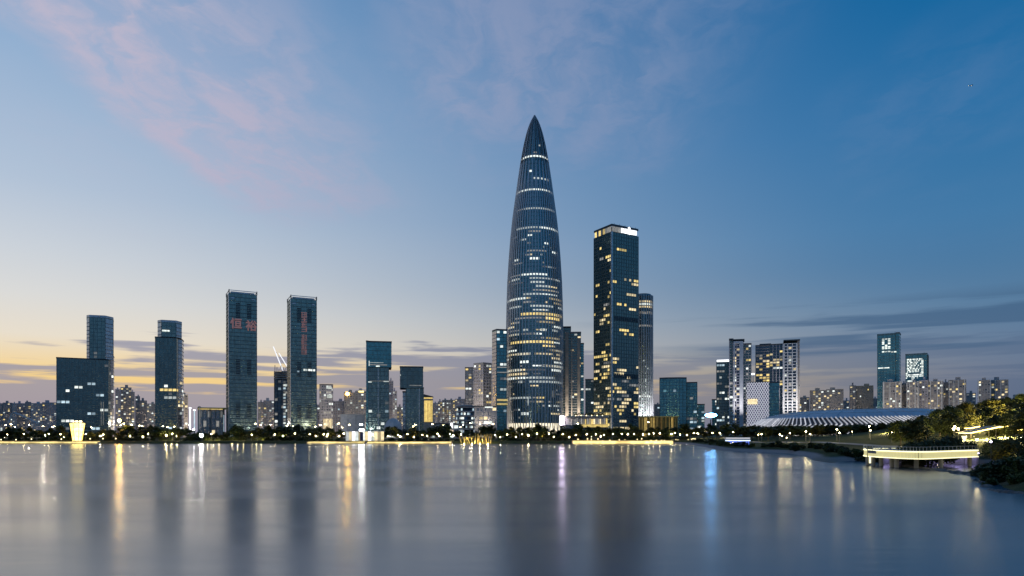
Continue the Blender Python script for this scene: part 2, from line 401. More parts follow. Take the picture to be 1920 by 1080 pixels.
# ------------------------------------------------------------------ towers
GZ = 1.7
WCACHE = {}
def rect(x0, x1, y0, y1): return [(x0,y0),(x1,y0),(x1,y1),(x0,y1)]
def grow(poly, d):
    cx_ = sum(p[0] for p in poly)/len(poly); cy_ = sum(p[1] for p in poly)/len(poly)
    w = max(p[0] for p in poly)-min(p[0] for p in poly); h = max(p[1] for p in poly)-min(p[1] for p in poly)
    return [(cx_+(x-cx_)*(1+2*d/w), cy_+(y-cy_)*(1+2*d/h)) for x, y in poly]
class Tower:
    def __init__(s, name, label, cat, pxc, Y, yaw=0, group=None, seed=0):
        s.Y, s.u = Y, U(pxc); s.a = -math.atan(s.u) + R(yaw); s.rnd = random.Random(seed or int(pxc*7+Y))
        s.root = thing(name, label, cat, (s.u*Y, Y, GZ), s.a, group)
    def x(s, px): u = U(px); return (u-s.u)*s.Y/(math.cos(s.a)-u*math.sin(s.a))
    def z(s, py): return EYE + (HOR-py)/F*s.Y - GZ
    def R(s, p0, p1, y0, y1): return rect(s.x(p0), s.x(p1), y0, y1)
    def block(s, poly, z0, z1, core='glass_teal', band='band_dark', fh=4.2, bt=1.0, proud=.25, pier=None, ps=4.5, pw=.5, pp=.4, roof='roof', parapet=1.2, name='body'):
        s.poly, s.z0, s.z1, s.fh, s.bt, s.ps = poly, z0, z1, fh, bt, ps
        MB().prism(poly, z0, z1).build(name, M[core], s.root)
        n = max(1, int(round((z1-z0)/fh))); s.fh = fh = (z1-z0)/n; s.n = n
        if bt:
            m = MB(); q = grow(poly, proud)
            for i in range(n+1): m.prism(q, z0+i*fh-(bt/2 if i else 0), z0+i*fh+(bt/2 if i < n else 0))
            m.build('floor_band', M[band], s.root, stuff=True)
        if pier:
            m = MB()
            for k in range(len(poly)):
                (ax, ay), (bx, by) = poly[k], poly[(k+1)%len(poly)]
                L = math.hypot(bx-ax, by-ay); c = max(1, int(round(L/ps))); tx, ty = (bx-ax)/L, (by-ay)/L
                for i in range(c+1):
                    d = L*i/c
                    m.obox((ax+tx*d, ay+ty*d, (z0+z1)/2), (tx*pw/2, ty*pw/2, 0), (-ty*pp, tx*pp, 0), (0, 0, (z1-z0)/2-.05))
            m.build('mullion', M[pier], s.root, stuff=True)
        if parapet:
            MB().prism(grow(poly, proud+.15), z1, z1+parapet).build('parapet', M[roof], s.root)
        return s
    def lit(s, dens=.1, mats=(('win_white',1),), run=(1,3), faces=None, zr=(0,1), ww=None, hh=.62, cap=90, off=.07, floors=None):
        poly = s.poly; done = 0; pool = [k for k, w in mats for _ in range(w)]
        for k in range(len(poly)):
            (ax, ay), (bx, by) = poly[k], poly[(k+1)%len(poly)]
            L = math.hypot(bx-ax, by-ay); tx, ty = (bx-ax)/L, (by-ay)/L; nxn, nyn = ty, -tx
            if faces is not None:
                if k not in faces: continue
            else:
                ang = s.a; wx = nxn*math.cos(ang)-nyn*math.sin(ang); wy = nxn*math.sin(ang)+nyn*math.cos(ang)
                mx, my = s.root.location[0], s.root.location[1]
                if wx*mx+wy*my > -.06*math.hypot(mx, my): continue
            c = max(1, int(round(L/s.ps))); cw = L/c
            for r in range(s.n):
                if not (zr[0] <= (r+.5)/s.n <= zr[1]): continue
                if floors is not None and r not in floors: continue
                i = 0
                while i < c:
                    if done < cap and s.rnd.random() < dens:
                        kmat = s.rnd.choice(pool); ln = min(s.rnd.randint(*run), c-i)
                        for q in range(ln):
                            if q and s.rnd.random() < .12: continue
                            d = cw*(i+q+.5)
                            s.window(ax+tx*d+nxn*off, ay+ty*d+nyn*off, s.z0+(r+.5)*s.fh, cw*(ww or .82), s.fh*hh, math.atan2(ty, tx), kmat); done += 1
                        i += ln
                    i += 1
        return s
    def window(s, x, y, z, w, h, rz, kmat, name='window', d=.12):
        key = (round(w, 1), round(h, 1), kmat, d)
        if key not in WCACHE: WCACHE[key] = MB().box(-w/2, w/2, -d, d, -h/2, h/2).mesh('window_pane', M[kmat])
        return place(name, WCACHE[key], s.root, (x, y, z), rz)
    def strip(s, px0, px1, py, h, kmat, y=-.35, name='light_strip', d=.3):
        x0, x1 = s.x(px0), s.x(px1); z = s.z(py)
        return MB().box(x0, x1, y-d, y+.02, z-h/2, z+h/2).build(name, M[kmat], s.root)
    def box(s, name, x0, x1, y0, y1, z0, z1, mat): return MB().box(x0, x1, y0, y1, z0, z1).build(name, M[mat], s.root)

    def facet(s, p, q, z0, z1, mat, n=0):  # paler overlay pane with the reflected dusk sky put into its colour
        (ax, ay), (bx, by) = p, q; L = math.hypot(bx-ax, by-ay); tx, ty = (bx-ax)/L, (by-ay)/L; c = ((ax+bx)/2+ty*.32, (ay+by)/2-tx*.32)
        MB().obox((c[0], c[1], (z0+z1)/2), (tx*L*.49, ty*L*.49, 0), (ty*.06, -tx*.06, 0), (0, 0, (z1-z0)/2)).build('corner_sky_sheen', M[mat], s.root)
        m = MB()
        for i in range(int((z1-z0)/4.2)): m.obox((c[0]+ty*.05, c[1]-tx*.05, z0+(i+.5)*4.2), (tx*L*.49, ty*L*.49, 0), (ty*.12, -tx*.12, 0), (0, 0, .45))
        m.build('floor_band', M['band_grey'], s.root, stuff=True)
def washer(root, x, y, z, to, energy, size=50, col_=(.96,.95,1)):
    l = bpy.data.lights.new('wall_washer', 'SPOT'); l.energy = energy; l.spot_size = R(size); l.spot_blend = .8; l.color = col_; l.shadow_soft_size = .6
    o = bpy.data.objects.new('wall_washer', l); col.objects.link(o); o.parent = root; o.location = (x, y, z); o.rotation_euler = (Vector(to)-Vector((x, y, z))).to_track_quat('-Z', 'Y').to_euler()

W4 = (('win_white',4),('win_warm',2),('win_dim',2))
WC = (('win_cool',3),('win_white',2),('win_dim',3))
WA = (('win_warm',4),('win_white',3),('win_yellow',2),('win_dim',4))
WY = (('win_yellow',5),('win_warm',4),('win_dim',1))

# ---- broad slab with a chamfered tower rising at its right end
T = Tower('office_tower', 'broad dark slab with a chamfered tower rising at its right end', 'tower', 158, 760, 0)
xs, z1 = T.x, T.z
T.block([(xs(106),0),(xs(203),-4),(xs(207),2),(xs(207),40),(xs(106),40)], 0, z1(674), 'glass_dark', 'band_teal', 4.2, .7, pier='band_dark', ps=4.2, pw=.25, pp=.2)
T.lit(.045, WC, (1,3), cap=42, zr=(.1,.97))
T.block([(xs(163),4),(xs(168),-1),(xs(197),-5),(xs(212),4),(xs(214),22),(xs(208),34),(xs(170),34),(xs(163),26)], z1(674)+1.3, z1(594), 'glass_teal', 'band_teal', 4.2, .7, pier='band_dark', ps=4.2, pw=.25, pp=.2, parapet=2.5, roof='metal_pale')
T.lit(.03, WC, (1,3), cap=8, zr=(0,.35)); po = T.poly; T.facet(po[2], po[3], T.z0, T.z1-1, 'glass_pale'); T.facet(po[0], po[1], T.z0, T.z1-1, 'glass_pale')
T.block([(xs(205.5),1),(xs(213),8),(xs(215.5),26),(xs(209),38),(xs(206),38)], 0, z1(664), 'glass_warmgrey', 'band_grey', 4.2, .9, parapet=.8)
T.lit(.2, W4, (1,2), cap=30, zr=(.05,.75))
for q in (189, 193): T.strip(q, q+1.2, 775, 26, 'win_dim', y=-4.3, name='light_strip')
# ---- stepped glass tower
T = Tower('office_tower', 'stepped dark glass tower with a chamfered pale right corner', 'tower', 317, 740, 0)
xs, z1 = T.x, T.z
T.block([(xs(291),0),(xs(331),-2),(xs(334),3),(xs(334),34),(xs(291),34)], 0, z1(634), 'glass_dark', 'band_teal', 4.2, .6, pier='band_dark', ps=4.2, pw=.25, pp=.2, parapet=1)
T.lit(.05, WC, (1,4), cap=26)
T.lit(.35, WY, (2,5), cap=9, floors=(T.n//2-1,))
T.block([(xs(296),5),(xs(303),-1.5),(xs(330),-2.6),(xs(340.5),5),(xs(341),26),(xs(334),33),(xs(303),33),(xs(296),28)], z1(634)+1.1, z1(605), 'glass_teal', 'band_teal', 4.2, .6, pier='band_dark', ps=4.2, pw=.25, pp=.2, parapet=2.4, roof='metal_pale')
T.strip(304, 318, 621, 1.6, 'win_white', y=-2.9); po = T.poly; T.facet(po[2], po[3], T.z0, T.z1-1, 'glass_pale'); T.facet(po[0], po[1], T.z0, T.z1-1, 'glass_pale')
T.block([(xs(332.5),2.5),(xs(341.5),9),(xs(345),24),(xs(338),36),(xs(333),36)], 0, z1(634), 'glass_pale', 'band_grey', 4.2, .8, parapet=.8)
T.lit(.14, W4, (1,2), cap=14, zr=(.05,.6)); T.lit(.8, WY, (1,3), cap=8, zr=(.3,.4))
# ---- twin slabs with sign characters
def glyph(parent, ch, x, y, z, size, mat):
    c = bpy.data.curves.new('character', 'FONT'); c.body = ch; c.size = size; c.align_x = 'CENTER'; c.extrude = .12; c.offset = size*.022; c.resolution_u = 2
    o = bpy.data.objects.new('tmp', c); col.objects.link(o); o.rotation_euler = (R(90), 0, 0)
    dg = bpy.context.evaluated_depsgraph_get(); m_ = bpy.data.meshes.new_from_object(o.evaluated_get(dg))
    m_.transform(Matrix.Rotation(R(90), 4, 'X')); m_.materials.clear(); m_.materials.append(mat)
    bpy.data.objects.remove(o); bpy.data.curves.remove(c)
    xsn = [q.co.x for q in m_.vertices]; zsn = [q.co.z for q in m_.vertices]
    m_.transform(Matrix.Translation((-(min(xsn)+max(xsn))/2, 0, -(min(zsn)+max(zsn))/2)))
    return place('sign_character', m_, parent, (x, y, z))
for pl, pr, pt, nm in ((429.5, 481.5, 551, 0), (545.5, 593.5, 561, 1)):
    T = Tower('office_tower', ('tall dark slab tower carrying two big red characters', 'tall dark slab tower carrying a vertical column of red characters')[nm], 'tower', (pl+pr)/2, 720, (7, 9)[nm])
    xs, z1 = T.x, T.z
    po = T.R(pl, pr, 0, 26); H = z1(pt)
    T.block(po, 0, H, 'glass_teal', 'band_dark', 4.1, .75, .35, pier='band_dark', ps=5.0, pw=.18, pp=.25, parapet=0)
    T.lit(.012, WC, (2,4), cap=14, zr=(.02,.35)); T.lit(.25, W4, (1,2), cap=14, zr=(0,.02))
    for i in range(26):                                                   # louvred plant floors in two columns
        zc = H*(.93 - .012*i - (.28 if i > 8 else 0) - (.2 if i > 17 else 0))
        for cx0 in (.24, .64): T.box('louvre', po[0][0]+(po[1][0]-po[0][0])*cx0, po[0][0]+(po[1][0]-po[0][0])*(cx0+.15), -.62, -.3, zc-.55, zc+.55, 'metal_dark')
    cr = T.root
    for (x_, y_) in po: MB().box(x_-.5, x_+.5, y_-.5, y_+.5, H, H+3.6).build('corner_post', M['metal_dark'], cr)
    (xa, ya), (xb, yb) = po[0], po[2]
    for (q0, q1, q2, q3) in ((xa,xb,-.3,.3),(xa,xb,yb-.3,yb+.3)): MB().box(q0+.9, q1-.9, q2, q3, H+2.6, H+3.2).build('roof_rail', M['metal_pale'], cr)
    for (q0, q1) in ((xa-.3,xa+.3),(xb-.3,xb+.3)): MB().box(q0, q1, .9, yb-.9, H+2.6, H+3.2).build('roof_rail', M['metal_pale'], cr)
    MB().box(xa+2, xb-2, 3, yb-2, H, H+2.2).build('roof_plant', M['metal_pale'], cr)
    for fx in (.05, .8): T.box('louvre', xa+(xb-xa)*fx, xa+(xb-xa)*(fx+.14), -.7, -.3, H-6, H-4.6, 'metal_pale')
    T.box('corner_fin', xa-.6, xa-.05, -.5, 1.5, 0, H, 'metal_pale')
    if nm == 0:
        glyph(cr, '恒', xs(442.5), -.95, z1(607.5), 11.6, M['red_sign']); glyph(cr, '裕', xs(471), -.95, z1(609.5), 11.6, M['red_sign'])
    else:
        rs = random.Random(5)
        for i in range(8):                                                # eight worn sign characters too blurred to read: strokes only
            zc = z1(590 + i*9.4 + (4.5 if i > 3 else 0)); xc = xs(570); m = MB()
            m.box(xc-2.9, xc+2.9, -.95, -.7, zc+1.7, zc+2.3); m.box(xc-2.9, xc+2.9, -.95, -.7, zc-2.3, zc-1.7); m.box(xc-2.6, xc+2.6, -1.0, -.75, zc-.3, zc+.3)
            for k in range(3): xx_ = xc + rs.uniform(-2.6, 2.2); m.box(xx_, xx_+.55, -1.05, -.8, zc-rs.uniform(1, 2.4), zc+rs.uniform(1, 2.4))
            m.build('sign_character', M['red_sign'], cr)
        for q0 in (569, 573, 578, 582, 587): T.strip(q0, q0+3.4, 693.5, 2.0, 'win_white', y=-.5, name='window')
        T.strip(557, 561, 697, 1.6, 'win_cool', y=-.5, name='window')
# ---- half-built tower with two luffing cranes
T = Tower('half_built_tower', 'concrete tower under construction with bare upper floors behind the twin slabs', 'tower', 528, 800, 0)
xs, z1 = T.x, T.z
T.block(T.R(514.5, 540, 0, 24), 0, z1(712), 'concrete_dark', 'concrete_dark', 4.3, .9, .4, pier='metal_dark', ps=4, pw=.4, parapet=0)
T.lit(.14, WC, (1,1), cap=40)
zt = z1(712)
for i in range(4): MB().prism(grow(T.poly, .7), zt+.9+i*2.6, zt+1.7+i*2.6).build('floor_slab', M['concrete'], T.root)
for i in range(7):
    xx_ = xs(515.5 + i*3.8); MB().box(xx_-.35, xx_+.35, 1, 1.8, zt+1, zt+17-(i%3)*2.2).build('column', M['concrete_dark'], T.root)
for i in range(17): T.window(xs(533.5), -.6, 6+i*3.7, 2.6, 2.2, 0, ('win_white','win_dim','win_cool')[i%3], 'hoist_light')
for k, (bx_, by_, tx_, ty_) in enumerate(((531, 698, 512.5, 650.5), (541.5, 694, 523, 662.5))):
    Yc = 806+k*6; b0 = at(bx_, by_, Yc); tip = at(tx_, ty_, Yc); base = at(bx_, 712, Yc)
    cr = thing('tower_crane', ('white luffing crane with the longer steep jib on the half-built tower', 'white luffing crane half hidden by the vertical-character tower')[k], 'crane', (b0.x, Yc, base.z))
    L = Vector((0,0,base.z)); o_ = Vector((b0.x, Yc, base.z))
    m = MB()
    for sx in (-.7, .7):
        for sy in (-.7, .7): m.tube([(sx, sy, -6), (sx, sy, b0.z-base.z)], .16, 4)
    m.build('mast', M['steel_white'], cr)
    d = tip - b0; m = MB(); j0 = b0 - o_
    for off in ((.55,.55,0), (.55,-.55,0), (-.2,0,.9)): m.tube([j0+Vector(off), j0+Vector(off)*.4+d], .5, 4)
    for i in range(14):
        a_ = j0 + d*(i/14); c_ = j0 + d*((i+1)/14); m.tube([a_+Vector((.5,.5,0)), c_+Vector((-.2,0,.8))], .16, 4); m.tube([a_+Vector((.5,-.5,0)), c_+Vector((-.2,0,.8))], .16, 4)
    m.build('jib', M['crane_flood_glow'], cr)
    MB().obox(j0+Vector((2.6,0,.6)), (2.4,0,0), (0,1.1,0), (0,0,.8)).build('counterweight', M['concrete_dark'], cr)
    m = MB(); m.tube([j0+Vector((.8,0,.5)), j0+Vector((3.6,0,6))], .22, 4); m.tube([j0+Vector((3.6,0,6)), j0+d*.9], .08, 4); m.build('stay', M['metal_dark'], cr)
    cb_ = MB().box(j0.x-1.3, j0.x+.2, -1.6, -.4, j0.z-.4, j0.z+1.5).build('cab', M['steel_white'], cr); MB().box(j0.x-1.1, j0.x, -1.66, -1.61, j0.z+.3, j0.z+1.2).build('cab_window', M['glass_night'], cb_)
# ---- pale rounded lit block, and the two top-heavy towers
T = Tower('office_block', 'pale office block with bright white top floor beside the twin slabs', 'office block', 611.5, 900)
po = [(T.x(599.5),3),(T.x(602),0),(T.x(621),0),(T.x(624),3),(T.x(624),24),(T.x(599.5),24)]
T.block(po, 0, T.z(722), 'glass_warmgrey', 'concrete_mauve', 3.9, 1.2, .4, pier='concrete_mauve', ps=3.6, pw=.6)
T.lit(.22, W4, (1,3), cap=70); T.strip(612, 622, 727, 3, 'win_white', y=-.5); T.strip(613, 623, 743, 4.5, 'win_white', y=-.5)
for i in range(7): T.strip(606+i*2.6, 607.6+i*2.6, 795, 14, 'win_warm', y=-.5, name='entrance_light')
T = Tower('office_tower', 'dark blue glass tower with overhanging top box and lit ledges', 'tower', 710, 700, 0)
xs, z1 = T.x, T.z
T.block(T.R(686.5, 690.3, .5, 26), 0, z1(641), 'glass_blue', 'band_teal', 4.2, .5, .15)
T.block(T.R(690.3, 729, 0, 26), 0, z1(689), 'glass_teal', 'band_dark', 4.2, .6, .2, pier='band_dark', ps=4.2, pw=.3, pp=.25, parapet=0)
T.lit(.06, WC, (1,1), cap=16, zr=(.1,.7))
T.box('central_fin', xs(708.5), xs(709.8), -.9, -.2, 0, z1(690), 'metal_pale')
T.block(T.R(690.3, 734, -2.2, 26), z1(689), z1(642.5), 'glass_blue', 'band_dark', 4.2, .4, .15, parapet=1.4); T.lit(.006, WC, (1,1), cap=2)
T.strip(692, 719, 680.5, .5, 'win_white', y=-2.5); T.strip(691.5, 726, 684.5, .9, 'win_dim', y=-2.5); T.strip(691.5, 693, 682, 5, 'win_white', y=-2.5); T.strip(705, 712, 687, 1.0, 'win_white', y=-2.5)
T.strip(693, 720, 714.5, .8, 'win_dim', y=-.6); T.strip(690.5, 697, 716.5, .7, 'win_white', y=-.6); T.strip(719, 729, 715, 1, 'win_white', y=-.6)
T = Tower('office_tower', 'shorter dark glass tower with top box shifted to the left', 'tower', 772, 690, 0)
xs, z1 = T.x, T.z
T.block(T.R(755, 761.4, 6, 26), 0, z1(735), 'glass_pale', 'band_grey', 4.2, .6, .2)
T.block(T.R(761.4, 786, 0, 26), 0, z1(728), 'glass_teal', 'band_teal', 4.2, .5, .2, pier='band_dark', ps=4.2, pw=.25, parapet=0); T.lit(.02, WC, (1,2), cap=4, zr=(.1,.6))
T.block(T.R(786.2, 794.5, 1.5, 26), 0, z1(727), 'glass_dark', 'band_dark', 4.2, .5, .2, parapet=.6)
T.box('corner_fin', xs(785.4), xs(787), -.8, 1.2, 0, z1(728), 'metal_pale')
T.block(T.R(750, 793.3, -2, 26), z1(728), z1(689.5), 'glass_dark', 'band_dark', 4.2, .4, .15, parapet=1.3)
T.strip(768, 790, 723, .9, 'win_dim', y=-2.4); T.strip(750.5, 751.5, 704, 1.5, 'win_white', y=-2.4)
# ---- small golden lit block
T = Tower('office_block', 'small block glowing golden over its whole face beside the top-heavy tower', 'office block', 803.5, 780)
xs, z1 = T.x, T.z
T.block(T.R(794.5, 812, 0, 16), 0, z1(750), 'concrete_warm', 'gold_metal', 40, .0, .2, parapet=0)
for i in range(6):
    xa = xs(795.6+i*2.65); T.box('lit_panel', xa, xs(795.6+i*2.65+2.2), -.3, .1, z1(791), z1(751), 'gold_lit')
T.box('lintel', xs(794.5), xs(812), -.6, 16, z1(750), z1(748), 'concrete_warm'); T.box('lit_panel', xs(795), xs(811), -.3, 2, z1(747.8), z1(745), 'gold_lit')
MB().prism([(xs(794),-.5),(xs(812.5),-.5),(xs(812.5),17),(xs(794),17)], z1(744.8), [z1(739), z1(743.5), z1(743.5), z1(739)]).build('roof', M['roof'], T.root)
# ---- brown-grey pair, banded mid-rise, glass tower beside the bullet tower
T = Tower('office_block', 'dim grey office block, the shorter one left of the bullet tower', 'office block', 881, 1000)
T.block(T.R(872.5, 890, 0, 26), 0, T.z(690), 'glass_warmgrey', 'concrete_dark', 4, 1.3, .4, pier='concrete_dark', ps=4.5, pw=.8); T.lit(.16, WA, (1,2), cap=60)
T = Tower('office_block', 'brown-grey corner office block with a flat roof left of the bullet tower', 'office block', 906, 900, 0)
T.block([(T.x(906),0),(T.x(921.5),8),(T.x(920),30),(T.x(890),30),(T.x(888.5),12)], 0, T.z(682.5), 'glass_warmgrey', 'concrete_mauve', 4, 1.4, .4, pier='concrete_mauve', ps=4.0, pw=.9, parapet=2.2, roof='concrete_dark'); T.lit(.09, WA, (1,2), cap=50)
T = Tower('office_tower', 'dark glass corner tower with yellow lit ledges touching the bullet tower', 'tower', 931, 790, 0)
xs, z1 = T.x, T.z
T.block([(xs(931),0),(xs(950),3),(xs(950),30),(xs(925),30),(xs(923),12)], 0, z1(619), 'glass_blue', 'band_dark', 4.2, .6, .2, pier='band_dark', ps=4, pw=.3, pp=.3, parapet=1.5); T.lit(.06, WC, (1,3), cap=36, faces=(0,))
po = T.poly; T.facet(po[4], po[0], 0, T.z1-1, 'glass_warmgrey')
for py_ in (688.5, 698): T.strip(932, 950, py_, 1.0, 'win_dim', y=.4)
for py_ in (750, 757.5): T.strip(932, 952, py_, 2.1, 'win_yellow', y=.3)
# ---- residential tower with pale ribs, right of the bullet tower
T = Tower('apartment_tower', 'tall apartment tower with pale vertical ribs just right of the bullet tower', 'tower', 1074, 870, 0)
xs, z1 = T.x, T.z
T.block(T.R(1050, 1070, 3, 24), 0, z1(614), 'glass_dark', 'concrete_dark', 3.3, .8, .3, parapet=2)
T.block(T.R(1070, 1089, 0, 24), 0, z1(625), 'glass_dark', 'concrete_dark', 3.3, .8, .3, parapet=2, roof='concrete_dark'); T.lit(.06, W4, (1,1), cap=26)
T.block(T.R(1089, 1094.5, 5, 24), 0, z1(644), 'glass_blue', 'band_dark', 3.3, .6, .3); T.lit(.08, W4, (1,1), cap=14)
for px_, w_ in ((1060, 6), (1071, 2), (1082.5, 5)): T.box('rib', xs(px_), xs(px_+w_), -1.5, 1.2, 0, z1(634 if px_ > 1065 else 622), 'concrete_warm')
T = Tower('office_block', 'small dark blue block between the ribbed tower and the corner tower', 'office block', 1105, 1000)
T.block(T.R(1097.5, 1113, 0, 20), 0, T.z(712), 'glass_dark', 'band_dark', 4, .8, .2); T.lit(.12, WC, (1,2), cap=26)

# ---- bullet tower: lathe glass body, 56 slim ribs that pair up at the crown and the foot
YC = 838.0; XC = U(1002.4)*YC
bul = thing('bullet_tower', 'very tall bullet-shaped glass skyscraper with slim vertical ribs and pointed top', 'skyscraper', (XC, YC, GZ))
pz = lambda py: EYE + (HOR-py)/F*YC - GZ
PROF = [(819,50.0),(789,50.8),(740,52.3),(690,53.1),(640,53.2),(618,52.9),(570,52.0),(530,50.6),(487,48.0),(445,44.7),(410,41.0),(374,36.0),(340,31.2),(307,26.2),(275,20.4),(250,14.6),(232,8.6),(222,4.0),(216,.35)]
PRZ = [(pz(py), w/F*YC) for py, w in PROF]
def brad(z):
    for (z0, r0), (z1_, r1) in zip(PRZ, PRZ[1:]):
        if z <= z1_:
            t_ = max(0, (z-z0)/(z1_-z0)); return r0+(r1-r0)*t_
    return .3
HB = PRZ[-1][0]; NF = 84; FHB = (HB)/NF
MB().lathe([(max(.2, brad(i*HB/168)-.55), i*HB/168) for i in range(169)], 112).build('body', M['glass_teal'], bul, smooth=True)
m = MB()
for i in range(1, 71):
    z = i*FHB; r = brad(z)-.42; m.lathe([(r, z-.25), (r, z+.25)], 84)
m.build('floor_band', M['band_dark'], bul, stuff=True)
rib_z = [0, 4, 8, 12, 16, 22] + [22+(HB-22)*i/60 for i in range(1, 61)]
def rib_mesh(side):
    m = MB(); pts = []
    for z in rib_z:
        spread = math.pi/56*(sstep(4, 16, z)*.9+.1) * (1-sstep(pz(385), pz(312), z))
        th = side*spread; r = brad(z)+.15; pts.append((r*math.cos(th), r*math.sin(th), z, th))
    for i, (x, y, z, th) in enumerate(pts):
        w = .56*(1-.6*sstep(pz(300), pz(216), z)); ox, oy = math.cos(th), math.sin(th); tx, ty = -oy, ox
        for a_, b_ in ((-w,-.75),(w,-.75),(w,.35),(-w,.35)): m.v.append((x+tx*a_+ox*b_, y+ty*a_+oy*b_, z))
        if i:
            n = (i-1)*4
            for q in range(4): m.f.append((n+q, n+(q+1)%4, n+4+(q+1)%4, n+4+q))
    return m.mesh('rib', M['rib_pale'])
RIBM = [rib_mesh(-1), rib_mesh(1)]
for i in range(56): place('rib', RIBM[i%2], bul, rz=2*math.pi*((i//2)+.25)/28)
def bul_strip(py, a0, a1, h, kmat):                     # a lit run of one floor; angles in degrees, 0 = towards the camera
    z0 = round(pz(py)/FHB)*FHB - h/2; m = MB(); n = max(1, int(abs(a1-a0)/3.2)); r0 = brad(z0)-.38; r1 = brad(z0+h)-.38
    for i in range(n+1):
        th = R(-90 + a0 + (a1-a0)*i/n)
        m.v += [(r0*math.cos(th), r0*math.sin(th), z0), (r1*math.cos(th), r1*math.sin(th), z0+h)]
        if i: q = 2*i-2; m.f.append((q, q+2, q+3, q+1))
    m.build('window_strip', M[kmat], bul)
rb = random.Random(11)
BW, BY = 'win_white', 'win_warm'
for py_, a0, a1, h, k in ((301,-75,75,2.2,BW),(278,20,30,2,BW),(296,-6,8,1.6,'win_dim'),(330,-22,-8,2.4,BW),(343,-5,50,2.2,BW),(349,30,55,1.4,'win_dim'),(367,-72,62,2.0,BW),(400,-30,66,2.2,BW),(402,-60,-30,1.2,'win_dim'),
        (437,-50,5,2.2,BW),(439,10,72,2.3,BW),(445,-16,12,2.2,'win_dim'),(461,-35,-22,2,BW),(469,20,30,2,BW),(479,40,55,2.2,BW),(482,-18,25,1.8,'win_dim'),(496,-12,8,2.6,BW),(498,-52,-38,2.2,BW),(506,-55,-30,1.4,'win_dim'),
        (513,15,50,1.8,'win_dim'),(525,-30,25,2.2,BW),(531,-12,36,1.8,BW),(539,-10,18,2.2,BW),(543,-60,-25,1.8,'win_dim'),(548,0,32,2.4,BW),(553,-5,60,1.8,'win_dim'),(560,-15,14,2,BW),(568,-80,-20,2.4,BW),(569,30,72,2.4,BY),(576,40,75,2.2,BY),
        (581,-65,-30,2,BW),(582,-10,40,2.2,BW),(586,55,78,2.2,BW),(596,-30,70,3.0,'win_yellow'),(601,5,20,1.5,'win_dim'),(605,20,60,3.0,'win_yellow'),(606,-45,10,1.8,'win_dim'),(625,-25,-15,2.4,BW),(627,10,22,2.4,BW),(628,36,50,2.4,BW),
        (649,-60,38,2.8,'win_yellow'),(660,-70,-40,2,BW),(667,-75,-40,2,BW),(671,-40,-10,2.8,BW),(672,8,24,2,'win_dim'),(685,-32,-14,2.8,BW),(686,40,70,2,BW),(693,-6,12,1.6,BW),(692,14,80,2.4,BW),(701,34,66,2.6,BW),(700,-80,-30,2.4,BW),
        (707,-78,-18,2.6,BY),(706,-4,10,1.6,'win_dim'),(713,-80,-20,2.4,BW),(713,-12,42,2.6,BW),(721,-14,76,2.4,BW),(722,-36,-26,2.6,BW),(730,-76,-50,2.2,'win_dim'),(750,-65,-10,2.2,BW),(750,-6,12,1.6,'win_dim'),(757,50,70,2.2,BY),(778,-30,-12,3.2,BW),
        (770,-40,-34,2,BW),(764,14,20,2,'win_dim'),(740,36,42,8,'win_dim'),(756,-16,-13,9,'win_white')): bul_strip(py_, a0, a1, h, k)
for i in range(26):
    a0 = rb.uniform(-78, 50); bul_strip(rb.uniform(590, 785), a0, a0+rb.uniform(12, 44), 2.0, rb.choice((BY,BY,'win_yellow','win_dim')))
for i in range(34):
    a0 = rb.uniform(-78, 50); bul_strip(rb.uniform(520, 735), a0, a0+rb.uniform(14, 38), rb.choice((1.6,2.2)), rb.choice((BW,BW,'win_dim',BY)))
for i in range(70):
    py_ = rb.choice((rb.uniform(450, 540), rb.uniform(500, 790), rb.uniform(560, 780))); a0 = rb.uniform(-78, 70); bul_strip(py_, a0, a0+rb.choice((3.3,3.3,6.5,9.7,16)), 1.9, rb.choice((BW,'win_dim','win_dim',BY)))
m = MB().lathe([(brad(0)-.3, 5.0), (brad(16)-.3, 17.0)], 84); m.build('lobby_glazing', glow('lobby_light', (1,.88,.62), 1.3, var=.3), bul)

# ---- corner tower with crown sign
P = (U(1147), 800.0); TH = R(31)
T = Tower('office_tower', 'tall dark corner tower with yellow windows and a white sign on its crown', 'tower', 1147, 800, 0); T.root.rotation_euler[2] = TH; T.a = TH
Xp = U(1147)*800
wr = (U(1197)*800 - Xp)/(math.cos(TH) - U(1197)*math.sin(TH)); wl = (Xp - U(1113.5)*800)/(math.sin(TH) + U(1113.5)*math.cos(TH))
H = T.z(434)
T.block([(0,0),(wr,0),(wr,wl),(0,wl)], 0, H, 'glass_dark', 'band_dark', 4.3, .9, .25, pier='band_dark', ps=3.9, pw=.35, pp=.3, parapet=0)
T.lit(.032, WY, (1,4), faces=(0,), cap=36, zr=(.42,.93)); T.lit(.05, WY, (1,3), faces=(3,), cap=40, zr=(.4,.95))
T.lit(.17, WY, (1,4), faces=(0,), cap=105, zr=(.06,.40)); T.lit(.27, WY, (1,4), faces=(3,), cap=115, zr=(.06,.42))
for zf in (.57, .29):
    for i in range(11): T.box('plant_louvre', wr*(.1+.082*i), wr*(.1+.082*i)+2.1, -.6, -.2, H*zf, H*zf+5.5, 'metal_dark')
T.box('corner_fin', -.9, .9, -.9, .9, 0, H+.02, 'metal_pale')
for x0, x1, y0, y1 in ((0,wr,0,1.2),(0,1.2,1.2,wl),(1.2,wr,wl-1.2,wl),(wr-1.2,wr,1.2,wl-1.2)): T.box('crown_wall', x0, x1, y0, y1, H+6.8, H+9.2, 'metal_dark')
for i in range(9): T.box('crown_window', wr*.03+i*wr*.105, wr*.03+i*wr*.105+wr*.09, .3, .9, H+.6, H+6.6, 'win_dim' if i < 3 else 'glass_pale')
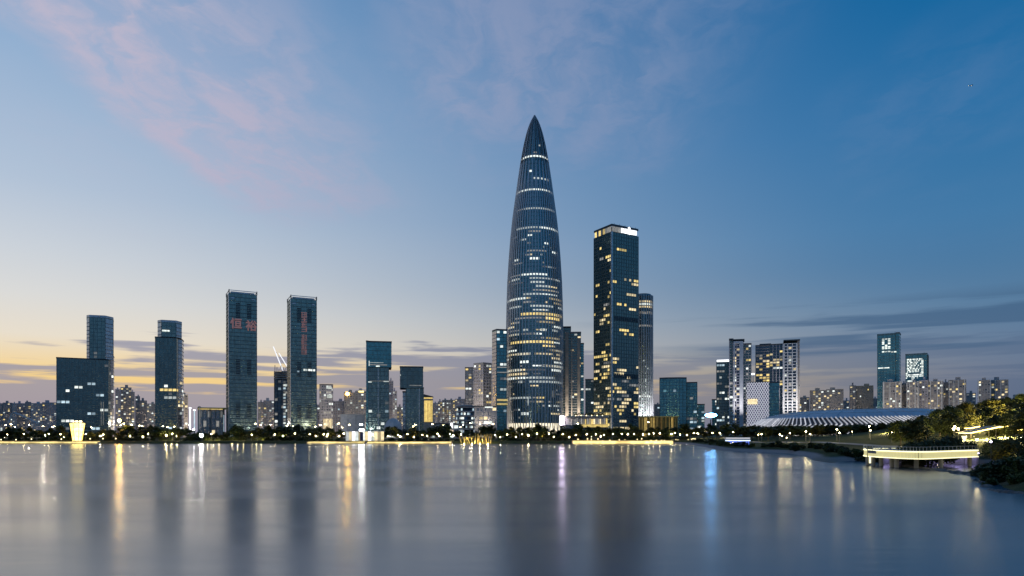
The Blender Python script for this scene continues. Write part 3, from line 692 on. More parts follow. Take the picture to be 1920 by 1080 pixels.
for i in range(8): T.box('crown_window', .3, .9, wl*.06+i*wl*.115, wl*.06+(i+.82)*wl*.115, H+.6, H+6.6, 'win_dim' if i < 3 else 'win_yellow' if i % 2 else 'glass_pale')
T.box('roof', 1.3, wr-1.3, 1.3, wl-1.3, H+.05, H+6, 'roof')
for i in range(5): T.box('roof_rail_post', wr*.1+i*wr*.2, wr*.1+i*wr*.2+.4, .4, .8, H+9.2, H+10.6, 'metal_pale')
rs = random.Random(3)
for i, (hx, hh_) in enumerate(((.34,5.2),(.46,5.2),(.585,9.2),(.70,5.2),(.82,5.2))):
    m = MB(); x0 = wr*hx; w_ = wr*.1
    if i == 2:
        for k in range(3): m.obox((x0+w_*(.2+.3*k), -.75, H+4.6), (.35,0,0), (0,.2,0), (0,0,hh_/2-.7*abs(k-1)))
        m.box(x0, x0+w_, -.96, -.56, H+1.2, H+2.0)
    else:
        m.box(x0, x0+w_, -.95, -.55, H+5.2, H+6.0); m.box(x0, x0+w_, -.95, -.55, H+.9, H+1.7); m.box(x0, x0+w_*.98, -.93, -.53, H+3, H+3.7)
        for k in range(3): xx_ = x0+w_*(.08+.36*k+rs.uniform(-.05,.05)); m.box(xx_, xx_+.7, -.91, -.5, H+.95, H+5.9)
    m.build('sign_character', M['led_white'], T.root)
for k in range(4): T.strip(1150+k*11, 1158+k*11, 803, 3, 'win_warm', y=-.6, name='entrance_light')
# ---- round tower with white fins
T = Tower('office_tower', 'round tower with white lit vertical fins behind the corner tower', 'tower', 1205, 900, 0)
rad_ = (1226-1188)/2/F*900; zt = T.z(553)
MB().lathe([(rad_-1.2, 0), (rad_-1.2, zt-3), (rad_-2.5, zt)], 40).build('body', M['glass_dark'], T.root, smooth=True)
for i in range(26):
    th = 2*math.pi*i/26; T.root_f = MB().box(rad_-1.3, rad_+.35, -.42, .42, 0, zt-2).build('fin', M['steel_white'], T.root); T.root_f.rotation_euler[2] = th
m = MB()
for i in range(1, 44): m.lathe([(rad_-.95, i*zt/44-.3), (rad_-.95, i*zt/44+.3)], 40)
m.build('floor_band', M['band_grey'], T.root, stuff=True)
for py_, k in ((568,'win_warm'),(573,'win_white'),(578,'win_warm'),(588,'win_dim'),(590,'win_dim'),(613,'win_dim'),(744,'win_white')):
    z = T.z(py_)
    for i in range(-4, 8):
        th = R(-90) + i*2*math.pi/26 + math.pi/26; T.window((rad_-.9)*math.cos(th), (rad_-.9)*math.sin(th), z, 2.6, 2.2, th+math.pi/2, k)
for i in range(16):
    th = R(-90)+ (T.rnd.choice((0,1,2,1)))*2*math.pi/26 + math.pi/26; T.window((rad_-.9)*math.cos(th), (rad_-.9)*math.sin(th), 20+T.rnd.random()*80, 1.6, 1.6, th+math.pi/2, 'win_white')
for i in range(6):                                     # wall washers at the foot of the fins
    th = R(-90) + (i-1.5)*.5
    l = bpy.data.lights.new('fin_washer', 'SPOT'); l.energy = 120000; l.spot_size = R(50); l.spot_blend = .8; l.color = (.95,.94,1); l.shadow_soft_size = .5
    o = bpy.data.objects.new('fin_washer', l); col.objects.link(o); o.parent = T.root; o.location = ((rad_+7)*math.cos(th), (rad_+7)*math.sin(th), 12)
    o.rotation_euler = (Vector((-7*math.cos(th), -7*math.sin(th), 42))).to_track_quat('-Z', 'Y').to_euler()

# ---- blue glass blocks and the glowing oval sign
T = Tower('office_block', 'teal glass block with a slightly curved roof right of the golden pavilion', 'office block', 1262, 820)
xs, z1 = T.x, T.z
T.block([(xs(1237),1),(xs(1250),-1),(xs(1274),0),(xs(1287),3),(xs(1287),30),(xs(1237),30)], 0, z1(710), 'glass_blue', 'band_teal', 4.2, .5, .2, pier='band_dark', ps=4.2, pw=.2, parapet=1.6, roof='metal_dark'); T.lit(.05, (('win_teal',4),('win_cool',1),('win_dim',1)), (1,2), cap=40, zr=(.05,.8))
T = Tower('office_block', 'narrower teal glass block with cool lit floors beside the curved-roof block', 'office block', 1297, 850)
T.block(T.R(1286, 1307, 0, 28), 0, T.z(718), 'glass_blue', 'band_teal', 4.2, .6, .2, pier='band_dark', ps=4.2, pw=.2); T.lit(.13, (('win_teal',3),('win_cool',2),('win_dim',2)), (1,3), cap=46, zr=(.1,.75)); T.lit(.5, WC, (2,3), cap=16, zr=(.05,.2))
T = Tower('office_block', 'low blue lit block just left of the glowing oval sign', 'office block', 1313, 900)
T.block(T.R(1303, 1321, 0, 20), 0, T.z(759), 'glass_blue', 'band_teal', 4, .6, .2); T.lit(.3, WC, (1,2), cap=26)
T = Tower('office_block', 'slim blue block rising just right of the glowing oval sign', 'office block', 1340, 950)
T.block(T.R(1335, 1346, 0, 18), 0, T.z(750), 'glass_blue', 'band_teal', 4, .6, .2); T.lit(.08, WC, (1,2), cap=10)
m_ = glow('sign_blue_white', (.14,.48,1), 60.0, True)
sg = thing('advertising_sign', 'long oval sign glowing pale blue low between the blue blocks', 'sign', at(1333, 778.5, 840))
mm = MB(); mm.prism([(6.6*math.cos(2*math.pi*i/24)*1.08, 2.3*math.sin(2*math.pi*i/24)) for i in range(24)], -.4, .4)
f_ = mm.build('sign_face', m_, sg); f_.rotation_euler[0] = R(90)
f2 = MB().prism([(7.6*math.cos(2*math.pi*i/24)*1.08, 2.9*math.sin(2*math.pi*i/24)) for i in range(24)], -.7, -.45).build('backing', M['metal_dark'], sg); f2.rotation_euler[0] = R(90)
MB().box(-.5, .5, .6, 1.4, -(at(1333,778.5,840).z-GZ), 0).build('post', M['pole'], sg)
# ---- white-framed residential group
T = Tower('office_tower', 'dark tower with a white light line along its roof', 'tower', 1356, 900)
T.block(T.R(1343.5, 1369, 0, 26), 0, T.z(676), 'glass_dark', 'band_dark', 4, .7, .2, pier='band_dark', ps=3.6, pw=.3); T.lit(.15, WC, (1,3), cap=70)
T.strip(1344, 1368, 676.5, 2.6, 'led_white', y=-.4)
T = Tower('apartment_tower', 'slender apartment tower with tall white frame and lit stair column', 'tower', 1388, 820, 0)
xs, z1 = T.x, T.z
T.block(T.R(1367.5, 1374.5, 2, 26), 0, z1(637), 'glass_dark', 'concrete_dark', 3.4, .9, .3, pier='concrete_mauve', ps=3.0, pw=.5, parapet=2.2); T.lit(.12, W4, (1,1), cap=26)
T.block(T.R(1374.5, 1393.5, 0, 26), 0, z1(642), 'glass_night', 'concrete_mauve', 3.4, .8, .3, pier='concrete_mauve', ps=3.8, pw=.5, parapet=1); T.lit(.5, (('win_warm',3),('win_white',2),('win_dim',4)), (1,1), cap=62, zr=(.03,.93))
T.block(T.R(1393.5, 1408.5, 3, 24), 0, z1(646), 'glass_dark', 'concrete_dark', 3.4, .9, .3, pier='concrete_dark', ps=3.6, pw=.4, parapet=1.6); T.lit(.2, WA, (1,2), cap=50)
T.box('frame', xs(1375.5), xs(1378), -2.6, -.2, 0, z1(644), 'white'); T.box('frame', xs(1386.5), xs(1393.5), -2.6, -.2, 0, z1(644), 'white'); T.box('frame', xs(1375.5), xs(1393.5), -2.6, -.2, z1(644), z1(640), 'white')
T.box('roof_canopy', xs(1369), xs(1396), -1, 20, z1(637.8), z1(635.8), 'metal_dark')
for wx in (1377, 1390): washer(T.root, xs(wx), -16, 4, (xs(wx), -1, 80), 120000, 40)
T = Tower('apartment_tower', 'broad dark apartment tower with many yellow windows joined to a white grid', 'tower', 1443, 840, 0)
xs, z1 = T.x, T.z
T.block(T.R(1417, 1443, 0, 28), 0, z1(648), 'glass_night', 'concrete_dark', 3.4, .8, .3, pier='band_dark', ps=3.6, pw=.3, parapet=1.2)
T.lit(.30, WY, (1,3), faces=(0,), cap=110, zr=(.35,.95))
T.block(T.R(1443, 1468, 2, 28), 0, z1(646.5), 'glass_night', 'band_dark', 3.4, .7, .3, pier='concrete_mauve', ps=3.8, pw=.6, parapet=1.2); T.lit(.28, WA, (1,3), faces=(0,), cap=100, zr=(.3,.95))
T.box('roof_canopy', xs(1424), xs(1446), 2, 20, z1(647), z1(643.5), 'metal_dark')
T.block(T.R(1468, 1494.5, -2, 28), 0, z1(646), 'glass_night', 'white', 3.7, .9, .4, pier='white', ps=5.4, pw=1.0, pp=.6, parapet=0); T.lit(.24, WA, (1,1), cap=52, faces=(0,), ww=.6)
T.block(T.R(1494.8, 1499.5, 0, 28), 0, z1(640), 'concrete_dark', 'concrete_dark', 3.7, .5, .2, parapet=1)
T.box('roof_canopy', xs(1469), xs(1500), -3, 22, z1(641.2), z1(639), 'metal_dark')
T.box('frame', xs(1468), xs(1471), -3.2, -2.2, 0, z1(646), 'white'); T.box('frame', xs(1492.5), xs(1495), -3.2, -2.2, 0, z1(646), 'white')
for wx in (1475, 1488): washer(T.root, xs(wx), -20, 4, (xs(wx), -2, 75), 110000, 46)
T = Tower('office_block', 'dim teal glass block between the lattice and the white grid tower', 'office block', 1451, 790)
T.block(T.R(1441.5, 1461, 0, 16), 0, T.z(718), facade := 'glass_blue', 'band_teal', 4, .5, .2); T.lit(.05, (('win_teal',1),), (1,3), cap=12, zr=(.6,1))
# lattice block
T = Tower('lattice_block', 'purple block wrapped in a white lit diamond lattice', 'office block', 1421, 760)
xs, z1 = T.x, T.z
M['violet'] = plain('violet', (.10,.085,.19), .5, .2, .2)
zb, zt = z1(800), z1(717); xa, xb = xs(1400), xs(1442)
T.block(rect(xa, xb, 0, 22), 0, zt, 'violet', 'band_dark', 4.2, .0, .2, parapet=.8)
nd = 9; cw = (xb-xa)/nd; rows = int(round((zt-zb)/(cw*1.75))); ch = (zt-zb)/rows
for sgn in (-1, 1):
    for k in range(-rows, nd+rows):
        pts = []
        x_0 = xa + k*cw if sgn > 0 else xb - k*cw
        za, zc_ = 0.0, float(rows)
        # clip the diagonal x = x_0 + sgn*cw*r to the facade
        r0 = max(0, (xa-x_0)/(sgn*cw) if sgn > 0 else (x_0-xb)/cw); r1 = min(rows, (xb-x_0)/cw if sgn > 0 else (x_0-xa)/cw)
        if r1-r0 < .3: continue
        p0 = Vector((x_0+sgn*cw*r0, -.7-.25*sgn, zb+ch*r0)); p1 = Vector((x_0+sgn*cw*r1, -.7-.25*sgn, zb+ch*r1))
        MB().tube([p0, p1], .40, 4).build('lattice_bar', M['white_glow_soft'], T.root)  # white bars glow themselves, in place of floodlighting
T.box('lit_screen', xs(1402), xs(1420), -1.6, -1.1, z1(758), z1(748), 'win_warm')
T.box('mast', xs(1411.2), xs(1412.8), 4, 5, zt, z1(702), 'white'); T.box('mast_lamp', xs(1409), xs(1415), 3.6, 5.4, z1(702), z1(699), 'led_white')
# ---- blue slabs on the right
T = Tower('office_tower', 'tall blue slab tower with a few rows of lit cells near its top', 'tower', 1665, 900, -5)
xs, z1 = T.x, T.z
T.block(T.R(1645, 1679, 0, 26), 0, z1(628), 'glass_blue', 'band_teal', 4, .5, .2, pier='band_dark', ps=3.8, pw=.15, pp=.2, parapet=2.0, roof='glass_dark')
T.block(T.R(1679.2, 1686, 2, 24), 0, z1(626), 'glass_blue', 'band_teal', 4, .5, .2, parapet=1.5)
for c_, rws in ((0,(0,1,2,3,5,6,8)),(1,(0,4,5,6,8)),(2,(0,1,2,3,5,6,8)),(3,(8.4,)),(4,(8.4,))):
    for r_ in rws: T.window(xs(1656+c_*5.6), -.4, z1(635.5+r_*2.95), 2.7, 1.5, 0, 'win_white')
for i in range(7): T.window(xs(1648+i*3), -.4, z1(689.5), 1.9, 1.3, 0, 'win_white')
T.box('aerial', xs(1677), xs(1677.6), 5, 5.4, z1(626), z1(621.5), 'metal_pale')
T = Tower('office_tower', 'blue slab with a blocky pattern of white lit windows', 'tower', 1718, 900, -5)
xs, z1 = T.x, T.z
T.block(T.R(1698, 1738, 0, 26), 0, z1(665.5), 'glass_blue', 'band_teal', 4, .5, .2, pier='band_dark', ps=3.8, pw=.15, pp=.2, parapet=2.0, roof='glass_dark')
PIX = ['0111101111101110','0101100101011011','0110110111100011','0101101101000111','0110110110010011','0101110100100111','0110101101101011','0111011011010011','0101101011110011','1100000000000111','1111111111111111','1101111111101111','1000011100100000','0000011000000000','0111111000000000']
for r_, row in enumerate(PIX):
    for c_, ch_ in enumerate(row):
        if ch_ == '1': T.window(xs(1699.6+c_*2.05), -.4, z1(673.4+r_*2.9), 1.25, 1.45, 0, 'win_white')
T.box('aerial', xs(1731.7), xs(1732.3), 5, 5.4, z1(664), z1(659.5), 'metal_pale')

# ---- rows of flats and background blocks
def flats(px0, px1, py, Y, label, wall='concrete', core='glass_flat', dens=.2, mats=WA, cap=40, fh=3.2, ps=3.6, pw=.9, bt=.9, yaw=0, plant=True, group='blocks of flats behind the park', name='apartment_block', cat='apartment block', ribs=()):
    T = Tower(name, label, cat, (px0+px1)/2, Y, yaw, group)
    d_ = min(24, max(12, (px1-px0)/F*Y*.8))
    T.block(T.R(px0, px1, 0, d_), 0, T.z(py), core, wall, fh, bt, .3, pier=wall, ps=ps, pw=pw, pp=.35, parapet=1.1, roof=wall)
    T.lit(dens, mats, (1,1), cap=cap)
    if plant:
        xa, xb = T.x(px0), T.x(px1); w_ = xb-xa; q = T.rnd.uniform(.15, .5)
        T.box('roof_house', xa+w_*q, xa+w_*(q+.3), 3, min(9, d_-1), T.z(py)+1.1, T.z(py)+T.rnd.uniform(3.5, 5.5), wall)
    for p0, w_ in ribs: T.box('rib', T.x(p0), T.x(p0+w_), -.9, .6, 0, T.z(py)+1.3, 'white')
    return T
E4 = 'at the far left edge'
flats(-14, 5, 757, 1300, 'plain grey flats cut by the picture edge at the far left', 'concrete', cap=26)
flats(5.5, 23, 756, 1300, 'dark flats with two bright window columns near the left edge', 'concrete_dark', dens=.33, cap=40)
flats(23.5, 31, 757, 1290, 'narrow grey flats between darker flats near the left edge', 'concrete', dens=.12, cap=12)
flats(31.5, 47, 757, 1310, 'mauve-grey flats behind the white arched frame at far left', 'concrete_mauve', dens=.22, cap=30)
flats(47.5, 58, 754.5, 1300, 'taller narrow flats third from the broad slab', 'concrete_dark', dens=.12, cap=14)
flats(58.5, 79, 757, 1300, 'pale grey flats with one lit stair column, second from the broad slab', 'concrete', dens=.24, cap=34)
flats(79.5, 105.5, 755.5, 1320, 'wide mauve flats touching the broad slab on its left', 'concrete_mauve', dens=.16, cap=40)
flats(216.5, 226, 731, 1100, 'slim dim flats touching the broad slab on its right', 'concrete_mauve', dens=.3, cap=40)
flats(226.5, 246, 727.5, 1120, 'tall lit flats with stepped roof right of the broad slab', 'concrete_dark', dens=.34, cap=80)
flats(246.5, 252, 736, 1120, 'narrow stepped end of the lit flats', 'concrete_dark', dens=.4, cap=24)
flats(254, 262, 744, 1180, 'dark narrow flats left of the square dark block', 'concrete_dark', dens=.12, cap=12)
flats(260.5, 275, 752, 1150, 'square dark block left of the stepped glass tower', 'concrete_dark', dens=.12, cap=16)
flats(275.5, 292, 758, 1120, 'low olive flats tucked against the stepped glass tower', 'concrete_warm', dens=.26, cap=26)
flats(335, 352, 741, 900, 'brown-grey flats behind the right corner of the stepped glass tower', 'concrete_warm', dens=.1, cap=20)
flats(484, 494, 755, 1000, 'dim flats touching the two-character tower on its right', 'concrete_dark', dens=.3, cap=24)
flats(494.5, 514, 752, 1020, 'grey flats left of the half-built tower', 'concrete', dens=.24, cap=44)
flats(585, 599.5, 760, 1050, 'low dim flats between the vertical-character tower and the pale block', 'concrete_mauve', dens=.2, cap=14)
flats(624.5, 646, 753, 1000, 'dark mauve block with few bright windows right of the pale block', 'concrete_mauve', dens=.16, cap=26, mats=WC)
TT = flats(645.5, 666, 737, 980, 'grey block with a yellow roof lamp, left of the top-heavy tower', 'concrete_dark', dens=.16, cap=34, mats=W4)
TT.box('roof_lamp', TT.x(649.5), TT.x(653.5), -1, 1.5, TT.z(740), TT.z(736.5), 'lamp_orange')
TT = flats(666.5, 687, 734, 990, 'grey block with a wide yellow roof light, touching the top-heavy tower', 'concrete', dens=.16, cap=34, mats=W4)
TT.box('roof_lamp', TT.x(672.5), TT.x(682), -1, 1.5, TT.z(735.5), TT.z(733), 'led_yellow')
flats(729.5, 737, 715, 980, 'slim mauve block behind the taller top-heavy tower', 'concrete_mauve', dens=.06, cap=14, mats=WC)
flats(736.5, 744, 734, 960, 'short mauve block beside the slim mauve block', 'concrete_mauve', dens=.3, cap=26, mats=WC)
flats(744.5, 756, 764, 1060, 'low brown block between the two top-heavy towers', 'concrete_warm', dens=.3, cap=16)
flats(812.5, 821, 757, 1150, 'narrow mauve flats right of the golden block', 'concrete_mauve', dens=.3, cap=26)
flats(821.5, 829, 754, 1150, 'second narrow flats right of the golden block', 'concrete_dark', dens=.4, cap=26)
flats(829.5, 841, 751, 1160, 'crowded flats with the brightest windows right of the golden block', 'concrete_warm', dens=.5, cap=60)
flats(841.5, 853, 751, 1150, 'crowded brown flats left of the banded mid-rise', 'concrete_warm', dens=.46, cap=56)
flats(853.5, 872.5, 749, 1150, 'wide mauve flats behind the banded mid-rise', 'concrete_mauve', dens=.36, cap=56)
flats(1227, 1237.5, 759, 1100, 'low blue-grey flats beside the finned round tower', 'concrete_dark', dens=.2, cap=14, mats=WC)
flats(1498, 1517, 746, 1050, 'low dim flats beside the white grid tower', 'concrete_warm', dens=.34, cap=36)
flats(1519, 1549.5, 733, 1000, 'brown flats with warm windows, left one of the pair behind the stadium', 'concrete_warm', dens=.34, cap=80)
flats(1550, 1581, 731, 990, 'brown flats with warm windows, right one of the pair behind the stadium', 'concrete_warm', dens=.36, cap=80)
flats(1582, 1592, 752, 1150, 'low dark flats left of the tan block', 'concrete_dark', dens=.2, cap=10)
flats(1593.5, 1604, 724, 1000, 'grey wing of the tan block', 'concrete_dark', dens=.3, cap=30)
flats(1604.5, 1637, 724.5, 1000, 'tan block with dense small windows behind the stadium', 'tan', dens=.04, cap=20, ps=2.6, pw=1.1)
flats(1637.5, 1646, 748, 1200, 'low blue-grey flats left of the tall blue slab', 'concrete_dark', dens=.2, cap=10, mats=WC)
flats(1655.5, 1690.5, 717.5, 880, 'pale striped flats in front of the tall blue slab', 'concrete_dark', dens=.16, cap=60, ribs=((1655.5,2.6),(1668,1.4),(1679,1.6),(1688,1.5)))
flats(1691, 1699, 720, 900, 'dark link block between two pale striped flats', 'concrete_dark', dens=.06, cap=10)
flats(1699.5, 1723, 717, 880, 'pale striped flats in front of the pixel-lit slab', 'concrete_dark', dens=.22, cap=60, ribs=((1700,1.4),(1705,1.2),(1715,1.4),(1720.5,1.4)))
flats(1723.5, 1739, 714.5, 885, 'plain blue-grey flats against the right edge of the pixel-lit slab', 'concrete_mauve', dens=.16, cap=40)
flats(1739.5, 1768, 716, 880, 'striped flats right of the pixel-lit slab with warm window columns', 'concrete_dark', dens=.3, cap=80, ribs=((1744,1.4),(1757,1.4),(1765,1.6)))
flats(1768.5, 1778, 718, 895, 'narrow dark flats between two striped flats on the right', 'concrete_dark', dens=.2, cap=20)
flats(1778.5, 1811, 713.5, 880, 'rightmost striped flats of the row above the stadium roof', 'concrete_dark', dens=.3, cap=90, ribs=((1779,1.5),(1788,1.2),(1796,1.4),(1808,1.5)))
flats(1812, 1829, 738, 1100, 'low distant flats between the striped row and the hilltop flats', 'concrete_dark', dens=.3, cap=24)
flats(1834, 1858, 714, 860, 'left half of the hilltop flats with pale edge', 'concrete_dark', dens=.22, cap=44, ribs=((1834,1.6),(1856,1.4)))
flats(1858.5, 1890, 713.5, 860, 'right half of the hilltop flats with lit columns', 'concrete_dark', dens=.28, cap=60, ribs=((1866,1.2),(1876,1.2)))
flats(1900, 1935, 741, 900, 'pale blue roofed hall above the trees at the right edge', 'metal_pale', core='glass_pale', dens=.0, cap=1, plant=False)

# low hall with poles, white low block, dome, banded mid-rise, podium
T = Tower('hall', 'low concrete hall with an orange lit eave right of the stepped tower', 'hall', 396, 760)
xs, z1 = T.x, T.z
T.block(T.R(372, 420, 0, 26), 0, z1(768), 'glass_warmgrey', 'concrete_warm', 9, .8, .3, pier='concrete_warm', ps=4.5, pw=1.4, pp=.5, parapet=.6); T.lit(.22, (('win_dim',3),('win_warm',1)), (1,1), cap=14)
T.box('eave', xs(370), xs(424), -3, 28, z1(766.5), z1(764.2), 'gold_metal'); T.strip(372, 419, 767.2, .7, 'win_yellow', y=-.8)
for q in (393, 417.5): T.box('column', xs(q), xs(q+1.4), -3.4, -2.4, 0, z1(766.5), 'metal_dark')
for i, (q, top, mt) in enumerate(((356.6, 766, 'led_white'), (364.5, 770, 'win_cool'), (374, 764, 'win_dim'), (419.5, 778, 'win_cool'))):
    o_ = at(q, 812, 640); ht = at(q, top, 640).z - GZ
    p_ = thing('light_mast', ('tall white lit mast at the left end of the low hall', 'second white lit mast by the low hall', 'third dim lit mast before the low hall', 'slim cool lit mast at the right end of the low hall')[i], 'mast', (o_.x, 640, GZ))
    MB().box(-.45, .45, -.45, .45, 0, ht*.3).build('plinth', M['pole'], p_); MB().box(-.35, .35, -.35, .35, ht*.3, ht).build('lit_shaft', M[mt], p_); MB().box(-.8, .8, -.8, .8, ht, ht+1.0).build('head', M['led_white'] if i < 2 else M['pole'], p_)
T = Tower('exhibition_hall', 'plain white low block behind the trees left of the top-heavy tower', 'hall', 661, 720)
T.block(T.R(638.5, 684, 0, 30), 0, T.z(778), 'white', 'white', 22, .3, .1, parapet=.8, roof='white')
for q in (652, 667): T.box('joint', T.x(q), T.x(q+.5), -.25, -.05, 0, T.z(778.4), 'concrete_dark')
T = Tower('dome_hall', 'low grey domed hall between the two top-heavy towers', 'hall', 737, 640)
rr_ = 17.5/F*640
MB().lathe([(rr_*math.cos(R(q)), (T.z(784))*(.35+.65*math.sin(R(q)))) for q in range(0, 90, 10)] + [(.2, T.z(784))], 28).build('dome', M['concrete'], T.root, smooth=True)
MB().lathe([(rr_+.3, 0), (rr_+.3, T.z(784)*.35)], 28).build('drum', M['concrete_warm'], T.root)
for i in range(10):
    th = R(-160+i*14); T.window((rr_+.4)*math.cos(th), (rr_+.4)*math.sin(th), 2.5, 2.2, 2.2, th+math.pi/2, 'win_white')
def round_block(name, label, pl, pr, py, Y, nf, mats, seed, wall='concrete'):
    T = Tower(name, label, 'office block', (pl+pr)/2, Y); r_ = (pr-pl)/2/F*Y; zt = T.z(py); rs = random.Random(seed)
    MB().lathe([(r_-.6, 0), (r_-.6, zt)], 36).build('body', M['glass_night'], T.root, smooth=True)
    m = MB()
    for i in range(nf+1): m.lathe([(r_, i*zt/nf-.55), (r_, i*zt/nf+.55)], 36)
    m.build('floor_band', M[wall], T.root, stuff=True)
    MB().lathe([(r_+.8, zt+.6), (r_*.9, zt+1.8), (r_*.3, zt+3.0)], 36).build('roof', M['metal_dark'], T.root)
    for f in range(nf):
        for i in range(18):
            if rs.random() < .4: th = R(-175+i*10); T.window((r_-.5)*math.cos(th), (r_-.5)*math.sin(th), (f+.5)*zt/nf, r_*.16, zt/nf*.5, th+math.pi/2, rs.choice(mats))
    return T
round_block('rounded_block', 'rounded mid-rise with banded floors and dark roof before the crowded flats', 855, 891, 764, 760, 7, ('win_white','win_cool','win_dim'), 4)
T = Tower('office_block', 'lit low podium below the brown-grey corner office block', 'office block', 910, 720)
T.block(T.R(890, 931, 0, 24), 0, T.z(763), 'glass_warmgrey', 'concrete_mauve', 4.4, 1.0, .4, pier='concrete_mauve', ps=4.4, pw=.6); T.lit(.2, W4, (1,2), cap=40); T.strip(909, 924, 763.5, 1.2, 'win_white', y=-.6)
T.lit(.5, (('win_white',2),('win_cool',2),('win_warm',1)), (1,3), cap=26, zr=(0,.35), off=.12, hh=.5)
T = Tower('retail_block', 'low street-level block with bright shopfronts between golden block and banded mid-rise', 'shop row', 836, 690)
T.block(T.R(808, 868, 0, 16), 0, T.z(796), 'glass_warmgrey', 'concrete', 4.5, .8, .4, pier='concrete', ps=4.5, pw=.6); T.lit(.55, (('win_white',3),('win_warm',2)), (1,2), cap=60)
T.box('lit_sign', T.x(844.5), T.x(849), -1.2, -.6, T.z(803), T.z(793), 'led_white')

# ---- shopping hall with lit upper floor, golden finned pavilion
T = Tower('shopping_hall', 'low shopping hall with glowing amber floors right of the bullet tower', 'hall', 1095, 640, 0)
xs, z1 = T.x, T.z
T.block(T.R(1050, 1140, 0, 26), 0, z1(797), 'glass_night', 'metal_dark', 4, .4, .2, parapet=0)
T.box('upper_floor', xs(1072), xs(1139), -1.5, 26, z1(797), z1(783), 'glass_warmgrey')
T.box('roof_slab', xs(1062), xs(1141), -4, 28, z1(782.8), z1(780), 'concrete_warm')
T.box('floor_slab', xs(1086), xs(1140), -4, -1.6, z1(801), z1(796), 'gold_lit')
rs = random.Random(8)
for i in range(17): T.box('shop_window', xs(1073.5+i*3.9), xs(1073.5+i*3.9+rs.uniform(1.6,3.3)), -2.0, -1.55, z1(795.2), z1(786-rs.uniform(0,1.5)), rs.choice(('win_warm','win_dim','gold_lit','win_dim','win_yellow')))
T.box('screen_frame', xs(1058.5), xs(1071.5), -1.2, 3, z1(797), z1(781.5), 'white')
for i in range(3):
    for j in range(3): T.box('pale_panel', xs(1059.5+i*4), xs(1059.5+i*4+3.4), -1.5, -1.25, z1(795.5-j*4.6), z1(795.5-j*4.6-3.9), 'win_dim')
M['screen_violet'] = glow('screen_violet', (.90,.74,1), 38, True)
T.box('video_screen', xs(1050.5), xs(1057.5), -3.4, -2.8, z1(796), z1(780), 'screen_violet'); T.box('screen_back', xs(1050), xs(1058), -2.75, .5, z1(797), z1(779), 'metal_dark')
for i in range(9):
    T.box('roof_planter', xs(1078+i*6.5), xs(1082+i*6.5), 1, 3, z1(779.95), z1(778.6), 'tan'); 
    m = MB(); rq = random.Random(i)
    for _ in range(60): m.quad((xs(1080+i*6.5)+rq.gauss(0,1.0), 2+rq.gauss(0,.7), z1(778)+abs(rq.gauss(0,1.1))), Vector((rq.uniform(-1,1), rq.uniform(-1,1), rq.uniform(-1,1)))*.3, Vector((rq.uniform(-1,1), rq.uniform(-1,1), rq.uniform(-1,1)))*.3)
    m.build('roof_plant', M['leaf_olive'], T.root)
for i in range(6): T.box('roof_light', xs(1079+i*10), xs(1080+i*10), .2, .6, z1(779.9), z1(778.4), 'lamp_small')
T = Tower('finned_pavilion', 'golden pavilion of close vertical fins below the round finned tower', 'pavilion', 1234, 640, 0)
xs, z1 = T.x, T.z
T.box('core', xs(1197), xs(1271), 2, 24, 0, z1(782.5), 'concrete_dark'); T.box('roof_edge', xs(1196), xs(1272.5), -.6, 25, z1(782.3), z1(780.3), 'gold_metal')
T.box('glazing', xs(1198), xs(1270.5), 1.6, 1.95, 2, z1(783), 'gold_lit')
rs = random.Random(2)
FM = MB().box(-.17, .17, -.8, 1.1, 0, z1(782.4)-.05).mesh('fin', M['gold_metal'])
for i in range(46):
    if rs.random() < .08: continue
    f_ = place('fin', FM, T.root, (xs(1198.2+i*1.59), .4, 0), R(rs.choice((0, 18, -24, 30, 6))))

# ---- stadium shell with lit lattice
YS = 648; sc = at(1606, 812, YS); sc.z = GZ
st = thing('stadium', 'low domed stadium roof with glowing white lattice edge behind the trees', 'stadium', (sc.x, YS, GZ))
A_, B_ = 208/F*YS, 62.0
def shell(th, t_):                                     # th round the plan, t_ 0 at the rim .. 1 at the crown
    k = (abs(math.cos(th))**3 + abs(math.sin(th))**3)**(-1/3)
    r_ = (1-t_)**.62; crown = 27.5 + 3.0*math.cos(th)*r_
    return Vector((A_*k*math.cos(th)*r_*(1.0+.02*math.sin(t_*3)), B_*k*math.sin(th)*r_, 5 + (crown-5)*(1-(1-t_)**2.9)))
m = MB(); NT, NR_ = 96, 14
T0 = .30
for j in range(NR_+1):
    for i in range(NT): m.v.append(tuple(shell(2*math.pi*i/NT, T0+(.995-T0)*j/NR_)))
for j in range(NR_):
    for i in range(NT): m.f.append((j*NT+i, j*NT+(i+1)%NT, (j+1)*NT+(i+1)%NT, (j+1)*NT+i))
m.f.append(tuple(NR_*NT+i for i in range(NT)))
m.build('roof_skin', plain('roof_membrane', (.54,.56,.59), .5, .12, .03), st, smooth=True)
m = MB()
for i in range(NT):
    p_, q_ = shell(2*math.pi*i/NT, 0.02), shell(2*math.pi*i/NT, T0+.01); m.v += [tuple(p_*.985), tuple(q_*.985)]
for i in range(NT): a_ = 2*i; b_ = 2*((i+1)%NT); m.f.append((a_, b_, b_+1, a_+1))
m.build('inner_wall', plain('stadium_inner', (.07,.075,.09), .6), st)
for i in range(40):
    th = 2*math.pi*i/40
    MB().tube([shell(th, T0+(.98-T0)*k/10)+Vector((0,0,.12)) for k in range(11)], .28, 4).build('roof_seam', M['metal_pale'], st)
for k in range(1, 4):
    MB().tube([shell(2*math.pi*i/72, T0+.17*k)+Vector((0,0,.12)) for i in range(73)], .24, 4).build('roof_seam', M['metal_pale'], st)
M['lattice_flood_glow'] = glow('lattice_flood_glow', (.93,.92,.95), .55, var=.5)  # struts emit, replacing floodlights at the stadium foot
NB = 150
